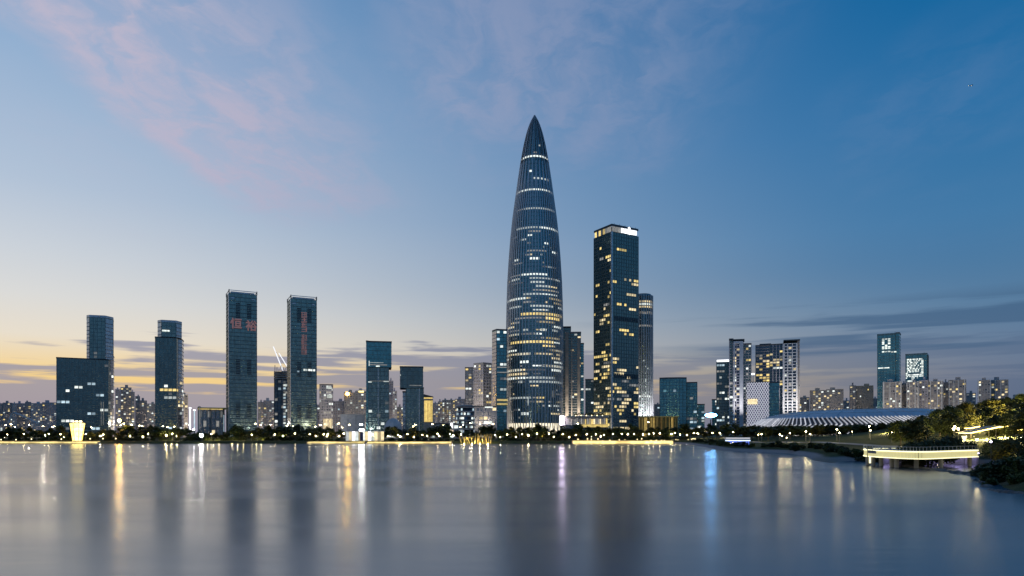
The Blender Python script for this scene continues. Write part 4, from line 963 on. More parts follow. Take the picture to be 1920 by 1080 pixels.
for i in range(NB):
    th = 2*math.pi*i/NB
    if math.sin(th) > .35: continue
    dth = 2*math.pi/NB*1.9
    for (t0_, t1_, sg_) in ((0.0, .15, 1), (.15, T0+.02, -1)):
        p_, q_ = shell(th if sg_ > 0 else th+dth, t0_), shell(th+dth if sg_ > 0 else th, t1_)
        MB().tube([p_, q_], .62, 4).build('lattice_strut', M['lattice_flood_glow'], st)

# ------------------------------------------------------------------ trees
def crown_mesh(name, seed, w, h, z0, n, leaf, mat, clumps=16, flat=.8):
    r = random.Random(seed); m = MB(); cl = []
    for _ in range(clumps):
        th = r.uniform(0, 2*math.pi); q = r.random()**.55; zz_ = r.uniform(0, 1); lim = math.sqrt(max(.05, 1-(2*zz_-.85)**2))
        cl.append((math.cos(th)*q*w*.5*lim, math.sin(th)*q*w*.5*lim, z0+zz_*h*.9, r.uniform(.13, .24)*w))
    for i in range(n):
        cx_, cy_, cz_, cr_ = r.choice(cl); d = Vector((r.gauss(0,1), r.gauss(0,1), r.gauss(0,1)*flat)).normalized()*cr_*(r.random()**.4)
        p = Vector((cx_, cy_, cz_))+d; a = Vector((r.uniform(-1,1), r.uniform(-1,1), r.uniform(-.6,.6))).normalized(); b_ = a.cross(Vector((r.uniform(-1,1), r.uniform(-1,1), 1))).normalized()
        s_ = leaf*r.uniform(.6, 1.3); m.quad(p, a*s_, b_*s_*.6)
    return m.mesh(name, mat), cl
def trunk_mesh(name, seed, cl, z0, r0, lean=.3):
    r = random.Random(seed); m = MB(); top = Vector((r.uniform(-lean,lean), r.uniform(-lean,lean), z0*1.1))
    m.tube([(0,0,-.6), (top.x*.3, top.y*.3, z0*.5), top], [r0, r0*.8, r0*.62], 7)
    for c in cl[:7]: m.tube([top*.92, (top+Vector(c[:3]))*.5+Vector((0,0,-.2)), Vector(c[:3])], [r0*.5, r0*.3, r0*.1], 5)
    return m.mesh(name, M['bark'])
def kinds(k, seeds, w, h, z0, n, leaf, mats, r0, clumps=16, flat=.8):
    out = []
    for s_ in seeds:
        cm, cl = crown_mesh(k+'_crown', s_, w, h, z0, n, leaf, M[mats[s_ % len(mats)]], clumps, flat); out.append((trunk_mesh(k+'_trunk', s_, cl, z0, r0), cm))
    return out
FAR = kinds('far', range(1, 8), 7.5, 6.8, 2.9, 800, .46, ('leaf','leaf_olive','leaf_dark'), .22, 14)
NEAR = kinds('near', range(21, 27), 9.0, 8.2, 3.2, 5200, .24, ('leaf','leaf_olive','leaf_dark'), .28, 30)
WIDE = kinds('wide', range(31, 33), 12.5, 5.6, 4.6, 7000, .25, ('leaf_dark','leaf_dark'), .36, 34, .5)
SIL = [(1300,800),(1500,799),(1600,798),(1650,795),(1690,790),(1720,781),(1760,769),(1800,758),(1850,748),(1900,741),(1960,732)]
def sil(px):
    for (a0, b0), (a1, b1) in zip(SIL, SIL[1:]):
        if a0 <= px <= a1: return b0+(b1-b0)*(px-a0)/(a1-a0)
    return 732
def tree(px, Y, hgt, lib, rnd, text, group, base_h, name='tree', wide=1.0, label=None):
    x = U(px)*Y; z = ground(x, Y)
    if px > 1400: hgt = max(2.2, min(hgt, (EYE + (HOR-sil(px))/F*Y - z)*(rnd.uniform(.92, 1.12) if px < 1660 else rnd.uniform(.80, .97))))
    s_ = hgt/base_h; tm, cm = rnd.choice(lib)
    t_ = place(name, None, None, (x, Y, z), rnd.uniform(0, 6.3)); t_.scale = (s_*wide, s_*wide, s_)
    place('trunk', tm, t_); place('crown', cm, t_)
    if label: tag(t_, label, 'tree', group)
    else: later(t_, px, text, 'tree', group)
    return t_
rt = random.Random(77)
px = -14.0
while px < 1660:
    hgt = rt.choice((rt.uniform(5.5, 8), rt.uniform(8, 10.5), rt.uniform(9, 12.6)))
    if 100 < px < 240: hgt *= .85
    if 352 < px < 432: hgt *= .55
    if 630 < px < 722: hgt *= .62
    if 858 < px < 930: hgt *= .7
    Y = rt.uniform(468, 486)
    hgt *= .92
    if px > 1290: Y = rt.uniform(452, 480); hgt *= .95
    tree(px, Y, hgt, FAR, rt, 'front row park tree', 'trees along the far bank', 9.6, wide=rt.uniform(1, 1.35))
    px += rt.choice((rt.uniform(7, 11), rt.uniform(11, 19)))
px = -10.0
while px < 1670:
    hgt = rt.choice((rt.uniform(7, 10), rt.uniform(10, 13.5))); Y = rt.uniform(505, 560)
    if 352 < px < 432 or 640 < px < 700: hgt *= .6
    if 950 < px < 1050: hgt *= .72
    if 1195 < px < 1275: hgt *= .8
    hgt *= .9
    if px > 1290: hgt *= .88
    tree(px, Y, hgt, FAR, rt, 'back row park tree', 'trees along the far bank', 9.6, wide=rt.uniform(1, 1.3))
    px += rt.uniform(12, 21)
# lawn trees and the wooded hill on the near right bank
for i in range(44):
    px = 1392 + i*6.9 + rt.uniform(-3, 3); tree(px, rt.uniform(350, 430), rt.uniform(6.5, 9.5)+max(0, px-1630)*.1, FAR, rt, 'dark tree behind the lawn', 'trees behind the lawn', 9.6, wide=rt.uniform(1.2,1.7))
hill = []
for px, Y, hg in [(1688,215,10.5),(1704,232,11),(1716,190,9.5),(1736,240,11),(1762,250,11),(1790,262,11),(1776,205,9),(1812,270,11),(1838,280,11),(1862,268,11),(1888,284,12),(1914,276,11),(1940,270,12),
                  (1752,300,12),(1800,315,12),(1846,325,12),(1880,330,12),(1915,330,13),(1820,232,8),(1850,240,9),(1880,232,9),(1905,238,10),(1930,225,10),(1868,205,7.5),(1893,200,8.5),(1922,190,9),
                  (1700,290,12),(1722,310,12),(1672,330,12),(1655,345,11),(1686,360,12),(1730,360,13),(1780,370,13)]:
    tree(px, Y, hg, NEAR, rt, 'leafy tree on the hill', 'trees on the wooded hill', 10.6, wide=rt.uniform(1, 1.25)); 
tree(1742, 146, 7.6, WIDE, rt, '', 'trees on the jetty terrace', 10.2, label='dark spreading umbrella tree on the terrace behind the jetty', wide=1.1)
tree(1706, 152, 6.6, NEAR, rt, '', 'trees on the jetty terrace', 10.6, label='dense dark round tree left of the umbrella tree behind the jetty', wide=1.2)
tree(1784, 158, 6.0, WIDE, rt, '', 'trees on the jetty terrace', 10.2, label='low dark spreading tree right of the umbrella tree behind the jetty', wide=1.2)
tree(1893, 140, 5.6, NEAR, rt, '', 'trees on the jetty terrace', 10.6, label='dark rounded tree under the bright canopy at right edge', wide=1.3)
tree(1866, 150, 5.2, NEAR, rt, '', 'trees on the jetty terrace', 10.6, label='small dark tree just below the bright canopy', wide=1.2)
tree(1935, 132, 6.4, NEAR, rt, '', 'trees on the jetty terrace', 10.6, label='dark tree cut by the right picture edge', wide=1.3)
BUSH = kinds('bush', range(41, 45), 3.4, 2.0, .15, 1700, .15, ('leaf_dark','leaf'), .07, 14)
for i, (px, Y, s_) in enumerate(((1838,112,1.0),(1850,104,1.1),(1864,99,1.1),(1880,96,1.2),(1897,95,1.15),(1914,94,1.2),(1932,92,1.2),(1846,116,1.2),(1872,110,1.3),(1900,108,1.3),(1924,106,1.4),(1858,92,.6),(1905,88,.7))):
    x = U(px)*Y; o_ = place('bush', None, None, (x, Y, ground(x, Y)-.1), rt.uniform(0,6)); o_.scale = (s_,s_,s_)
    tm, cm = rt.choice(BUSH); place('stem', tm, o_); place('foliage', cm, o_); later(o_, px, 'low bush on the near bank', 'bush', 'bushes on the near bank')

px = -6.0
while px < 1290:
    if not (640 < px < 726 or 862 < px < 924):
        Y = rt.uniform(464, 471); x = U(px)*Y; s_ = rt.uniform(.7, 1.5); o_ = place('shrub', None, None, (x, Y, ground(x, Y)-.1), rt.uniform(0,6)); o_.scale = (s_*1.5, s_*1.2, s_)
        tm, cm = rt.choice(BUSH); place('stem', tm, o_); place('foliage', cm, o_); later(o_, px, 'low hedge shrub under the trees', 'shrub', 'hedge shrubs on the far bank')
    px += rt.uniform(9, 17)
# shrubs and a footpath along the curving near shore
SPTS = [Vector((x, y, 0)) for x, y in SHORE[2:11]]
def along(t):
    n = len(SPTS)-1; i = min(n-1, int(t*n)); return SPTS[i].lerp(SPTS[i+1], t*n-i)
for i in range(46):
    p = along((i+rt.uniform(0,.8))/46); nd_ = Vector((.75, .66, 0)); p = p + nd_*(rt.uniform(7, 12) + (9 if i > 24 else 0))
    if ground(p.x, p.y) < .7: p = p + nd_*3
    s_ = rt.uniform(.5, 1.15); o_ = place('bush', None, None, (p.x, p.y, ground(p.x, p.y)-.1), rt.uniform(0,6)); o_.scale = (s_*1.3, s_*1.3, s_)
    tm, cm = rt.choice(BUSH); place('stem', tm, o_); place('foliage', cm, o_); later(o_, PCX+F*p.x/p.y, 'shrub along the near shore', 'bush', 'shrubs along the curving shore')
m = MB(); last = None
PTH = [(150,480),(128,400),(120,330),(122,280),(124,240),(122,205),(118,182),(112,170)]
PTH = dense_([Vector((x, y, 0)) for x, y in PTH], 8) if 'dense_' in globals() else [Vector((x, y, 0)) for x, y in PTH]
fine_ = []
for p, q in zip(PTH, PTH[1:]): fine_ += [p.lerp(q, k/10) for k in range(10)]
for i in range(len(fine_)-1):
    p, q = fine_[i], fine_[i+1]; t_ = (q-p).normalized(); n_ = Vector((t_.y, -t_.x, 0))*1.7; row = []
    for k in range(5): w_ = p + n_*(k/2-1); row.append((w_.x, w_.y, ground(w_.x, w_.y)+.06))
    m.v += row
    if i:
        b0 = (i-1)*5
        for k in range(4): m.f.append((b0+k, b0+k+1, b0+k+6, b0+k+5))
structure(m.build('footpath', M['paving']))
# ------------------------------------------------------------------ lamps
def lamp_kit(name, ht, r, mat, kind='globe'):
    m = MB().tube([(0,0,-.5),(0,0,ht)], [.11,.07], 6).mesh(name+'_pole', M['pole'])
    if kind == 'globe': h_ = MB().lathe([(r*.3,ht),(r*.85,ht+r*.4),(r,ht+r),(r*.85,ht+r*1.6),(r*.3,ht+r*2)], 10).mesh(name+'_globe', M[mat])
    else: h_ = MB().box(-r*1.5, r*1.5, -r, r, ht, ht+r*.7).mesh(name+'_head', M[mat])
    return m, h_
LK = {'p': lamp_kit('path', 4.6, .24, 'lamp_warm'), 's': lamp_kit('street', 10.5, .27, 'lamp_warm', 'head'), 'w': lamp_kit('white', 10.5, .5, 'lamp_white', 'head'), 'b': lamp_kit('bollard', .9, .18, 'lamp_small'), 'h': lamp_kit('garden', 3.2, .2, 'lamp_garden'), 'l': lamp_kit('lawn', 3.2, .2, 'lamp_soft')}
def lamp(kind, px, Y, text, group, name='path_lamp', cat='lamp', sc=1.0, label=None, dz=0):
    x = U(px)*Y; z = ground(x, Y)+dz; o_ = place(name, None, None, (x, Y, z)); o_.scale = (sc,sc,sc)
    place('pole', LK[kind][0], o_); place('lamp_head', LK[kind][1], o_)
    if label: tag(o_, label, cat, group)
    else: later(o_, px, text, cat, group)
    return o_
rl = random.Random(9)
def lamp_light(o_, energy, z, c=(1,.80,.38)):
    l = bpy.data.lights.new('lamp_light', 'POINT'); l.energy = energy; l.color = c; l.shadow_soft_size = .2
    q = bpy.data.objects.new('lamp_light', l); col.objects.link(q); q.parent = o_; q.location = (0, 0, z)
for px in (14,43,90,113,160,195,278,322,398,471,516,552,579,607,613,646,700,746,764,792,820,842,864,926,950,979,1006,1031,1055,1078,1099,1118,1134,1148,1165,1178,1190,1206,1225,1238,1267,1275,1302,1334,1374):
    lamp('p', px+rl.uniform(-2,2), rl.uniform(458, 466), 'glowing path lamp', 'path lamps along the promenade', sc=rl.uniform(.85,1.05))
for px in (8,34,66,84,120,188,210,246,268,292,310,330,440,462,488,508,530,560,590,612,636,730,752,776,800,826,848,940,966,992,1014,1038,1205,1228,1066,1086,1108,1128,1159,1176,1215,1249,1259,1288,1309,1322,1350,1395,1412): lamp('h', px+rl.uniform(-2,2), rl.uniform(468, 500), 'low garden lamp among trees', 'garden lamps in the park', 'garden_lamp', sc=rl.uniform(.7,1.15))
for px in (21,97,171,232,262,307,314,325,480,536,543,549,592,600,644,655,773,780,812,832,845,862,870,903,924,1050,1083,1216): lamp('s', px+rl.uniform(-2,2), rl.uniform(560, 610), 'street lamp above the trees', 'street lamps along the road', 'street_lamp', sc=rl.uniform(.95,1.3))
lamp('w', 677, 560, '', None, 'flood_light', label='brilliant white flood light mast left of the top-heavy tower', sc=1.15)
lamp('w', 363, 520, '', None, 'flood_light', label='bright white flood light at the left end of the low hall', sc=.75)
o_ = lamp('s', 223.5, 480, '', None, 'street_lamp', label='tall orange street lamp beside the broad slab', sc=1.25)
o_.children[1].data = MB().lathe([(.3,10.5),(.8,10.9),(.8,11.6),(.3,12)], 10).mesh('orange_head', M['lamp_orange'])
fl = thing('flood_light', 'dazzling white flood light on a short mast at the water', 'lamp', at(378, 829, 452)); fl.location.z = ground(fl.location.x, 452)
MB().tube([(0,0,-.5),(0,0,4.2)], .14, 6).build('mast', M['pole'], fl); MB().box(-1.1,1.1,-.25,.35,3.6,5.4).build('housing', M['metal_dark'], fl); MB().box(-1.0,1.0,-.4,-.27,3.7,5.3).build('lamp_face', glow('flood_face', (1,.99,.94), 120, True), fl)
for px in (1082,1091,1100,1110,1121,1131,1143,1152,1163,1172,1184,1196,1203,1213,1219,1231,1240,1246,1258,1263,1268,1273,1291,1296,1299,1303): lamp('b', px+rl.uniform(-2,2), rl.uniform(450.5, 455), 'knee-high bollard light', 'bollard lights on the bank', 'bollard_light', sc=rl.uniform(.8,1.5))
for px, Y in ((2,452),(30,452),(59,453),(115,453),(169,454),(193,455),(217,455)): lamp('b', px, Y, 'knee-high bollard light', 'bollard lights on the bank', 'bollard_light', sc=1.5)
for px, Y, s_ in ((1462,300,.9),(1466,300,.75),(1481,310,.9),(1475,290,.6),(1511,290,1.1),(1519,285,.8),(1569,280,1.1),(1574,262,.9),(1630,275,1.15),(1632,262,.9),(1672,240,.9),(1428,340,.9),(1422,350,.8),(1598,300,.6)): lamp_light(lamp('l', px, Y, 'lawn lamp lighting the grass', 'lamps on the lawn', 'lawn_lamp', sc=s_*1.2), 330, 3.9)

rd = random.Random(15)
for px in (8,30,52,78,100,228,245,266,284,356,488,504,604,632,656,678,738,818,835,852,866,884,900,915,1066,1082,1510,1530,1545,1562,1578,1600,1622,1668,1684,1708,1730,1752,1775,1795):  # lamp row added to brighten the distant flats
    Y = 690 if 880 < px < 1000 or 590 < px < 640 else 790 if px > 1500 else 850
    o_ = lamp('s', px+rd.uniform(-3,3), Y+rd.uniform(-6,6), 'added road lamp brightening the facades', 'added road lamps before the buildings', 'road_fill_lamp', sc=rd.uniform(1.2,1.5))
    l = bpy.data.lights.new('road_fill_light', 'POINT'); l.energy = 26000 if Y > 820 else 16000 if px > 1500 else 2500; l.color = (1,.88,.72); l.shadow_soft_size = 1.2
    q = bpy.data.objects.new('road_fill_light', l); col.objects.link(q); q.parent = o_; q.location = (0, 0, 12.5)

# ------------------------------------------------------------------ quay, LED strips and waterside things
def quay(px0, px1, label, h0, h1, Y=446.6):
    x0, x1 = U(px0)*Y, U(px1)*Y; q = thing('quay_light', label, 'light strip', ((x0+x1)/2, Y, 0), 0, 'light strips along the quay')
    w = (x1-x0)/2; n = max(2, round(2*w/9))
    MB().box(-w-.6, w+.6, .4, 3.2, -1.2, h1+.25).build('quay_wall', M['stone'], q)
    for i in range(n): MB().box(-w+2*w*i/n+.06, -w+2*w*(i+1)/n-.06, 3.0, 3.12, h1+.26, h1+.4).build('grass_fill_light', M['led_warm'], q)  # strip added on the wall top to light the grass behind
    for i in range(n): MB().box(-w+2*w*i/n+.06, -w+2*w*(i+1)/n-.06, .15, .36, h0, h1).build('light_bar', M['led_warm'], q)
quay(-60, 182, 'long light strip under the quay left of the stepped tower', .35, 1.15)
quay(576, 683, 'light strip along the quay below the white low block', .35, .95)
quay(688, 846, 'light strip along the quay below the top-heavy towers', .35, .95)
quay(1074, 1262, 'broad bright light strip along the quay below the corner tower', .2, 1.7)
# glowing lantern
o_ = at(145, 826, 456); ln = thing('lantern', 'giant glowing yellow lantern wider at the top on the left bank', 'lantern', (o_.x, 456, ground(o_.x, 456)))
z0_, z1_ = .3, at(145, 793.5, 456).z - ln.location.z
m_l = glow('lantern_paper', (1,.74,.20), 5.0, True, var=.35)
for j in range(4):
    ra = 2.7 + 1.75*j/4; rb_ = 2.7 + 1.75*(j+1)/4; za, zb_ = z0_+(z1_-z0_)*j/4, z0_+(z1_-z0_)*(j+1)/4
    for i in range(8):
        a0, a1 = 2*math.pi*i/8+.03, 2*math.pi*(i+1)/8-.03; m = MB()
        m.v = [(ra*math.cos(a0),ra*math.sin(a0),za+.08),(ra*math.cos(a1),ra*math.sin(a1),za+.08),(rb_*math.cos(a1),rb_*math.sin(a1),zb_-.08),(rb_*math.cos(a0),rb_*math.sin(a0),zb_-.08)]; m.f = [(0,1,2,3)]
        m.build('lantern_panel', m_l, ln)
m = MB()
for i in range(8): th = 2*math.pi*i/8; m.tube([(2.75*math.cos(th),2.75*math.sin(th),-.4),(4.5*math.cos(th),4.5*math.sin(th),z1_+.2)], .13, 5)
m.build('frame', M['gold_metal'], ln)
MB().lathe([(4.7,z1_+.1),(4.7,z1_+.4),(3.2,z1_+.7)], 8).build('rim', M['gold_metal'], ln)
for i in range(5): MB().lathe([(.25,z1_+.5),(.5,z1_+.9),(.45,z1_+1.4),(.1,z1_+1.7)], 8, (-2.6+1.3*i, (i%2)*.8)).build('finial_light', M['lamp_small'], ln)
MB().tube([(0,0,z1_+.5),(0,0,z1_+9)], [.12,.05], 5).build('spire', M['pole'], ln)
# white arched frame at far left
ar = thing('arched_frame', 'pale bent arch frame standing before the flats at far left', 'arch', at(22, 812, 620)); ar.location.z = GZ
oz = Vector(ar.location)
MB().tube([at(a, b_, 620)-oz for a, b_ in ((15.5,793),(22,776),(28,774),(36,776.5),(55,785),(72,794))], [.5,.55,.55,.55,.5,.4], 6).build('arch_rib', M['white'], ar)
MB().tube([at(a, b_, 624)-oz for a, b_ in ((17.5,793),(23,777.5),(28,775.5),(36,778),(55,786.5),(72,795))], .3, 6).build('arch_rib', M['white'], ar)
# white-lit kiosk row
T = Tower('kiosk', 'white glowing glass kiosk row at the water below the white low block', 'kiosk', 684, 458)
T.root.location.z = ground(T.root.location.x, 458); kz = T.root.location.z; kx = T.x
kz1 = at(684, 808.5, 458).z - kz
for i in range(12):
    p0 = 648 + i*6; T.box('lit_pane', kx(p0+.25), kx(p0+5.75), 0, .15, .3, kz1-.25, ('win_white','win_warm','led_white','win_white','win_warm')[i%5] if i < 9 else 'win_warm')
T.box('roof', kx(647), kx(722), -.8, 5, kz1-.2, kz1+.25, 'white'); T.box('back_wall', kx(648), kx(720), 4, 4.4, 0, kz1-.2, 'white')
kd = T.box('door', kx(675), kx(681), -.25, -.05, .2, kz1-.6, 'violet'); MB().box(kx(676), kx(676)+.1, -.36, -.26, 1.2, 1.7).build('handle', M['metal_pale'], kd); T.box('roof_lamp', kx(674), kx(682), -.6, .6, kz1+.3, kz1+1.2, 'lamp_white')
# low lit foliage hedges and floor lights around the floodlight come from these garden uplights
def uplight(px, Y, label, energy=900, c=(1,.82,.35)):
    x = U(px)*Y; o_ = thing('uplight', label, 'lamp', (x, Y, ground(x, Y)), 0, 'garden uplights'); MB().lathe([(.16,-.2),(.2,.25),(.14,.32)], 8).build('housing', M['metal_dark'], o_)
    MB().lathe([(.12,.325),(.02,.34)], 8).build('lens', M['lamp_small'], o_)
    l = bpy.data.lights.new('uplight', 'POINT'); l.energy = energy; l.color = c; l.shadow_soft_size = .25
    q = bpy.data.objects.new('uplight_beam', l); col.objects.link(q); q.parent = o_; q.location = (0, -1.2, 1.1)
for i, px in enumerate((312,322,334,391,402,412,437,447,458,482,491)): uplight(px, 462, 'yellow uplight in the hedge, ' + ORD[i] + ' from left of those lighting the bank', 700)
for i, (px, Y, en) in enumerate(((1800,225,16000),(1850,222,20000),(1884,226,22000),(1912,222,22000),(1870,255,26000),(1905,262,28000),(1660,300,6000),(1780,190,6000),(1712,158,700),(1752,154,600),(1896,136,500),(1690,205,3500))): uplight(px, Y, 'yellow uplight under the hillside trees, ' + ORD[i] + ' of those on the hill', en)  # the terrace ones are added to brighten the dark trees there
# golden sculptures
def sculpture(px0, px1, label, seed, n):
    r = random.Random(seed); xc = U((px0+px1)/2)*449.5; s_ = thing('sculpture', label, 'sculpture', (xc, 449.5, ground(xc, 449.5)))
    w = U(px1)*449.5 - U(px0)*449.5
    for i in range(n):
        bx = -w/2 + w*i/(n-1); lean = r.uniform(-3.0, .6); m = MB(); ht = r.uniform(4.2, 7.4)
        m.tube([(bx, r.uniform(0,2), -.8), (bx+lean*.5, r.uniform(0,2), ht*.5), (bx+lean, r.uniform(0,2), ht)], [.2,.17,.12], 6)
        if r.random() < .7: m.tube([(bx+lean*.6, 1, ht*.6), (bx+lean*.6+r.uniform(.8,2.2), 1, ht*.95)], [.15,.1], 6)
        m.build('curved_bar', M['gold_metal'], s_)
    for k in (-.3, .3):
        l = bpy.data.lights.new('sculpture_light', 'POINT'); l.energy = 1800; l.color = (1,.8,.35); l.shadow_soft_size = .3
        q = bpy.data.objects.new('sculpture_light', l); col.objects.link(q); q.parent = s_; q.location = (w*k, -2.2, 1.4)
        MB().lathe([(.2,-.2),(.24,.5)], 8, (w*k, -2.2)).build('lamp_base', M['lamp_small'], s_)
sculpture(866, 890, 'golden cluster of leaning bars at the water, the left one of two', 1, 7)
sculpture(895, 920, 'golden tangle of branching bars at the water, the right one of two', 2, 10)
# blue-lit boathouse
T = Tower('boathouse', 'small blue-lit pavilion on the water edge below the white-framed tower', 'pavilion', 1383, 300)
T.root.location.z = .2; kx = T.x
def bz(py): return EYE+(HOR-py)/F*300-.2
T.box('roof', kx(1360), kx(1407), -1.2, 6, bz(822.5), bz(820.5), 'white'); T.box('roof_light', kx(1361), kx(1406), -1.5, -1.25, bz(822.6), bz(820.6), 'white_glow_soft')
M['blue_led'] = glow('blue_led', (.62,.76,1), 1.6, True); M['blue_deep'] = glow('blue_deep', (.10,.18,.8), .9, True)
T.box('eave_light', kx(1360), kx(1407), -1.0, -.7, bz(827), bz(824.8), 'blue_led')
for i in range(5): T.box('pier_post', kx(1363+i*9.5), kx(1364+i*9.5), -.5, -.1, -1, bz(827), 'metal_dark')
T.box('back_glazing', kx(1362), kx(1405), 3, 3.2, .1, bz(827), 'blue_deep'); T.box('deck', kx(1357), kx(1410), -2, 6, bz(836), bz(834.5), 'paving')
for i in range(5): T.box('deck_light', kx(1365+i*4.3), kx(1366.6+i*4.3), -1.6, -1.3, bz(831+(i%2)*1.5), bz(829.5+(i%2)*1.5), 'lamp_small')

# ------------------------------------------------------------------ jetty
JO = Vector((86, 140, 0)); je = thing('jetty', 'curved jetty with a glowing cream edge on piles in the lake', 'jetty', JO)
def jp(px, Y): return Vector((U(px)*Y, Y, 0)) - JO
front = [jp(1634,158), jp(1624,154), jp(1621.5,150), jp(1624,147), jp(1634,143.5), jp(1650,140), jp(1670,136.5), jp(1690,133.5), jp(1710,131.5), jp(1728,130.5), jp(1748,132), jp(1768,134.5), jp(1790,137.5), jp(1812,140.5), jp(1832,143)]
def dense(pts, k=3):
    out = []
    for i in range(len(pts)-1):
        p0, p1, p2, p3 = pts[max(0,i-1)], pts[i], pts[i+1], pts[min(len(pts)-1,i+2)]
        for j in range(k):
            t_ = j/k; out.append(.5*((2*p1)+(p2-p0)*t_+(2*p0-5*p1+4*p2-p3)*t_*t_+(3*p1-p0-3*p2+p3)*t_**3))
    return out+[pts[-1]]
fr = dense(front); backp = [jp(1836,160), jp(1650,168)]
poly = [(p.x, p.y) for p in fr] + [(p.x, p.y) for p in backp]
MB().prism(poly, 2.75, 3.35).build('deck', M['paving'], je)
M['fascia_lit'] = glow('fascia_lit', (.98,.88,.42), .55, True); M['led_edge'] = glow('led_edge', (1,.93,.55), 1.7, True)
def ribbon(pts, off, z0, z1_, th, mat, name, gap=.0):
    for i in range(len(pts)-1):
        a, b_ = pts[i], pts[i+1]; d = (b_-a); L = d.length; d.normalize(); n_ = Vector((d.y, -d.x, 0))
        if n_.y > .0 and i > 6: n_ = -n_
        c = (a+b_)/2 + n_*off; MB().obox((c.x, c.y, (z0+z1_)/2), d*(L/2-gap), n_*th, (0,0,(z1_-z0)/2)).build(name, M[mat], je)
ribbon(fr[3:], .12, 2.18, 3.28, .05, 'fascia_lit', 'fascia_panel', .03)
ribbon(fr[3:], .2, 3.30, 3.52, .12, 'led_edge', 'edge_light'); ribbon(fr[3:], .2, 1.98, 2.14, .12, 'led_edge', 'edge_light')
for px, Y in ((1627,150),(1637,147),(1652,146),(1672,142),(1681,139),(1718,137),(1764,139),(1818,145)):
    p = jp(px, Y); MB().lathe([(.42,-2.5),(.42,2.75)], 10, (p.x, p.y)).build('pile', M['concrete_dark'], je)
p = jp(1631, 147.5); MB().box(p.x-.22, p.x+.22, p.y-.3, p.y-.05, .5, 1.9).build('pile_light', M['led_edge'], je)
p0, p1 = jp(1648,158), jp(1834,152); d = (p1-p0); n_ = 12
M['wall_violet'] = plain('wall_violet', (.55,.52,.60), .7, .15, .3)
for i in range(n_):
    a, b_ = p0+d*(i/n_), p0+d*((i+1)/n_); c = (a+b_)/2; MB().obox((c.x, c.y, 1.0), (b_-a)*.492, Vector((d.y,-d.x,0)).normalized()*.18, (0,0,1.72)).build('wall_panel', M['wall_violet'], je)
M['violet_fill'] = glow('violet_fill', (.55,.48,1), 14.0, True)
for i in range(6):
    c = p0+d*((i+.5)/6); MB().obox((c.x, c.y-1.0, 2.55), d.normalized()*1.2, (0,.1,0), (0,0,.06)).build('wall_fill_light', M['violet_fill'], je)  # violet strips put in under the deck to brighten the back wall
m = MB()
for i in range(2, len(fr), 1): q = fr[i]+Vector((0,.6,0)); m.tube([(q.x,q.y,3.35),(q.x,q.y,4.3)], .03, 4)
m.tube([(q.x,q.y+.6,4.3) for q in fr[2:]], .035, 4); m.build('railing', M['steel_white'], je)
for i, px in enumerate((1642,1650,1658,1676,1690,1722,1730)):
    Y = 156+(i%2)*2; x = U(px)*Y; bn_ = thing('bench', 'pale stone bench on the jetty terrace, ' + ORD[i] + ' from the left', 'bench', (x, Y, 3.36), 0, 'benches on the jetty')
    MB().box(-.8,.8,-.25,.25,.34,.46).build('seat', M['white'], bn_); MB().box(-.7,-.5,-.2,.2,0,.34).build('leg', M['stone'], bn_); MB().box(.5,.7,-.2,.2,0,.34).build('leg', M['stone'], bn_)
    MB().box(-.75,.75,-.3,-.26,.1,.18).build('bench_light', M['led_edge'], bn_)
# rocks under and right of the jetty
rr = random.Random(6)
def rock(x, y, s_, label):
    bm = bmesh.new(); bmesh.ops.create_icosphere(bm, subdivisions=2, radius=1)
    for v_ in bm.verts: v_.co *= 1+.3*mnoise.noise(v_.co*1.3+Vector((x,y,0))); v_.co.z *= .55
    me_ = bpy.data.meshes.new('rock'); bm.to_mesh(me_); bm.free(); me_.materials.append(M['rock'])
    o_ = place('rock', me_, None, (x, y, max(-.1, ground(x, y))), rr.uniform(0,6)); o_.scale = (s_*1.4, s_, s_); return o_
for i in range(16):
    px = 1700+i*8.2; Y = 142-i*1.9+rr.uniform(-1.5,1.5); later(rock(U(px)*Y, Y, rr.uniform(.5,1.1), ''), px, 'dark rock beneath the jetty', 'rock', 'rocks along the near shore')
for i in range(12):
    px = 1842+i*7.5; Y = (96, 89, 85, 83, 82, 81, 80.5, 80, 79.5, 79.5, 79, 79)[i]; later(rock(U(px)*Y, Y, rr.uniform(.4,.8), ''), px, 'dark rock at the near waterline', 'rock', 'rocks along the near shore')
# bright canopies and terrace lamps on the hill
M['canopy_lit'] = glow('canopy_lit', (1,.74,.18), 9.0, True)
def canopy(px0, py0, px1, py1, Y, label, wid=3.2):
    a, b_ = at(px0, py0, Y), at(px1, py1, Y); c = (a+b_)/2; t_ = thing('canopy', label, 'canopy', (c.x, c.y, ground(c.x, c.y)), 0, 'lit canopies on the hill'); gz = ground(c.x, c.y)
    h = Vector(((b_.x-a.x)/2, 0, (b_.z-a.z)/2)); k = c.z-gz; nrm = Vector((-h.z, 0, h.x)).normalized()
    MB().obox((0,0,k)+nrm*.12 if False else (nrm.x*.14, 0, k+nrm.z*.14), h*1.04, (0,wid*.55,0), nrm*.06).build('roof_membrane', M['tan'], t_)
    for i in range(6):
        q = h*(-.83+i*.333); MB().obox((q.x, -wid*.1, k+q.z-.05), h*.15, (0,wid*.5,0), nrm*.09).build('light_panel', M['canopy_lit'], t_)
    for sx in (-.8, .8): q = h*sx; MB().tube([(q.x, .5, -.5), (q.x, .5, k+q.z-.1)], .1, 6).build('post', M['pole'], t_)
canopy(1806, 812, 1862, 800, 196, 'largest bright yellow canopy on the wooded hill', 5.5)
canopy(1812, 803, 1830, 799.5, 204, 'small bright canopy above left of the largest one', 3)
canopy(1868, 801, 1886, 798.5, 202, 'small bright canopy right of the largest one', 2.6)
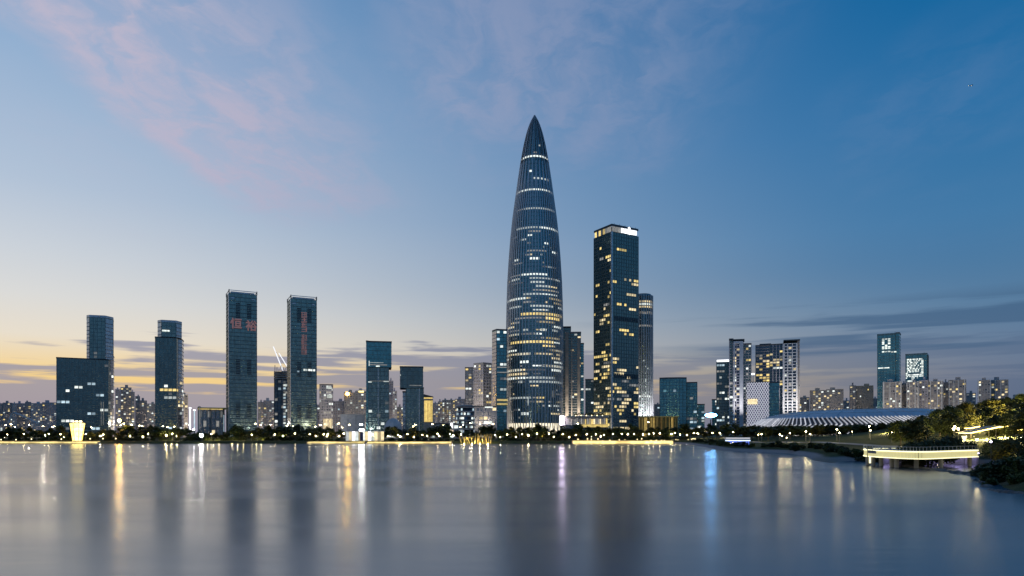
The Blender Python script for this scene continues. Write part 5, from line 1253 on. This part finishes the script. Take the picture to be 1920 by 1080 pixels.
canopy(1904, 806, 1935, 802, 196, 'bright canopy at the right picture edge on the hill', 3)
for px, py, Y in ((1790,802,200),(1797,806,198),(1788,806,198),(1901,803,198),(1896,806,196),(1910,796,210)):
    p = at(px, py, Y); x, y = p.x, p.y; g_ = ground(x, y); o_ = thing('hill_lamp', '', 'lamp', (x, y, g_)); MB().tube([(0,0,-.4),(0,0,p.z-g_)], .06, 5).build('pole', M['pole'], o_); MB().lathe([(.1,p.z-g_),(.3,p.z-g_+.25),(.1,p.z-g_+.5)], 8).build('lamp_head', M['lamp_warm'], o_); later(o_, px, 'tiny lamp beside the canopies', 'lamp', 'hill lamps')
for px, py, Y, nm, mt, hgt in ((1808,826,150,'white cone lamp on the terrace behind the jetty','led_edge',1),(1832,826,150,'warm terrace lamp right of the cone lamp','lamp_warm',0),(1858,830,148,'violet terrace lamp near the right edge','violet_lamp',0)):
    if mt == 'violet_lamp': M[mt] = glow(mt, (.78,.66,1), 14, True)
    p = at(px, py, Y); g_ = ground(p.x, Y); k = p.z-g_; o_ = thing('terrace_lamp', nm, 'lamp', (p.x, Y, g_)); MB().tube([(0,0,-.3),(0,0,k)], .07, 6).build('pole', M['pole'], o_)
    if hgt: MB().lathe([(.12,k-.2),(.5,k+.9),(.55,k+1.0)], 10).build('lamp_head', M[mt], o_)
    else: MB().lathe([(.08,k),(.24,k+.2),(.08,k+.42)], 8).build('lamp_head', M[mt], o_)
# terrace building behind the jetty trees
T = Tower('terrace_pavilion', 'low dim pavilion with an arched door on the jetty terrace', 'pavilion', 1766, 162)
T.root.location.z = ground(T.root.location.x, 162)
kx = T.x; T.box('wall', kx(1722), kx(1802), 0, 4, 0, 2.7, 'concrete_warm'); T.box('roof', kx(1720), kx(1804), -.8, 5, 2.7, 3.0, 'concrete_dark')
for q in (1735, 1761, 1785): dd = T.box('door', kx(q), kx(q+7), -.12, .05, 0, 2.2, 'timber'); MB().box(kx(q)+.12, kx(q)+.18, -.2, -.13, .95, 1.2).build('handle', M['metal_pale'], dd)
# far aircraft
pl = thing('aircraft', 'tiny aircraft with white lights high in the right of the sky', 'aircraft', at(1820, 160, 5200))
MB().tube([(-17,0,0),(-14,0,.4),(14,0,.4),(18,0,0)], [.3,1.9,1.9,.4], 8).build('fuselage', M['white'], pl)
MB().prism([(-3,0),(3,0),(9,16),(6,16)], -.2, .2).build('wing', M['white'], pl); MB().prism([(-3,0),(6,-16),(9,-16),(3,0)], -.2, .2).build('wing', M['white'], pl)
MB().prism([(12,-.2),(17,-.2),(18,.2),(14,.2)], .5, 6).build('tail_fin', M['white'], pl)
for x_, s_ in ((-16, 1.0), (4, .8)): MB().lathe([(.1,-2.9),(s_,-2.2),(.1,-1.5)], 8, (x_, 0)).build('landing_light', M['lamp_small'], pl)
settle()
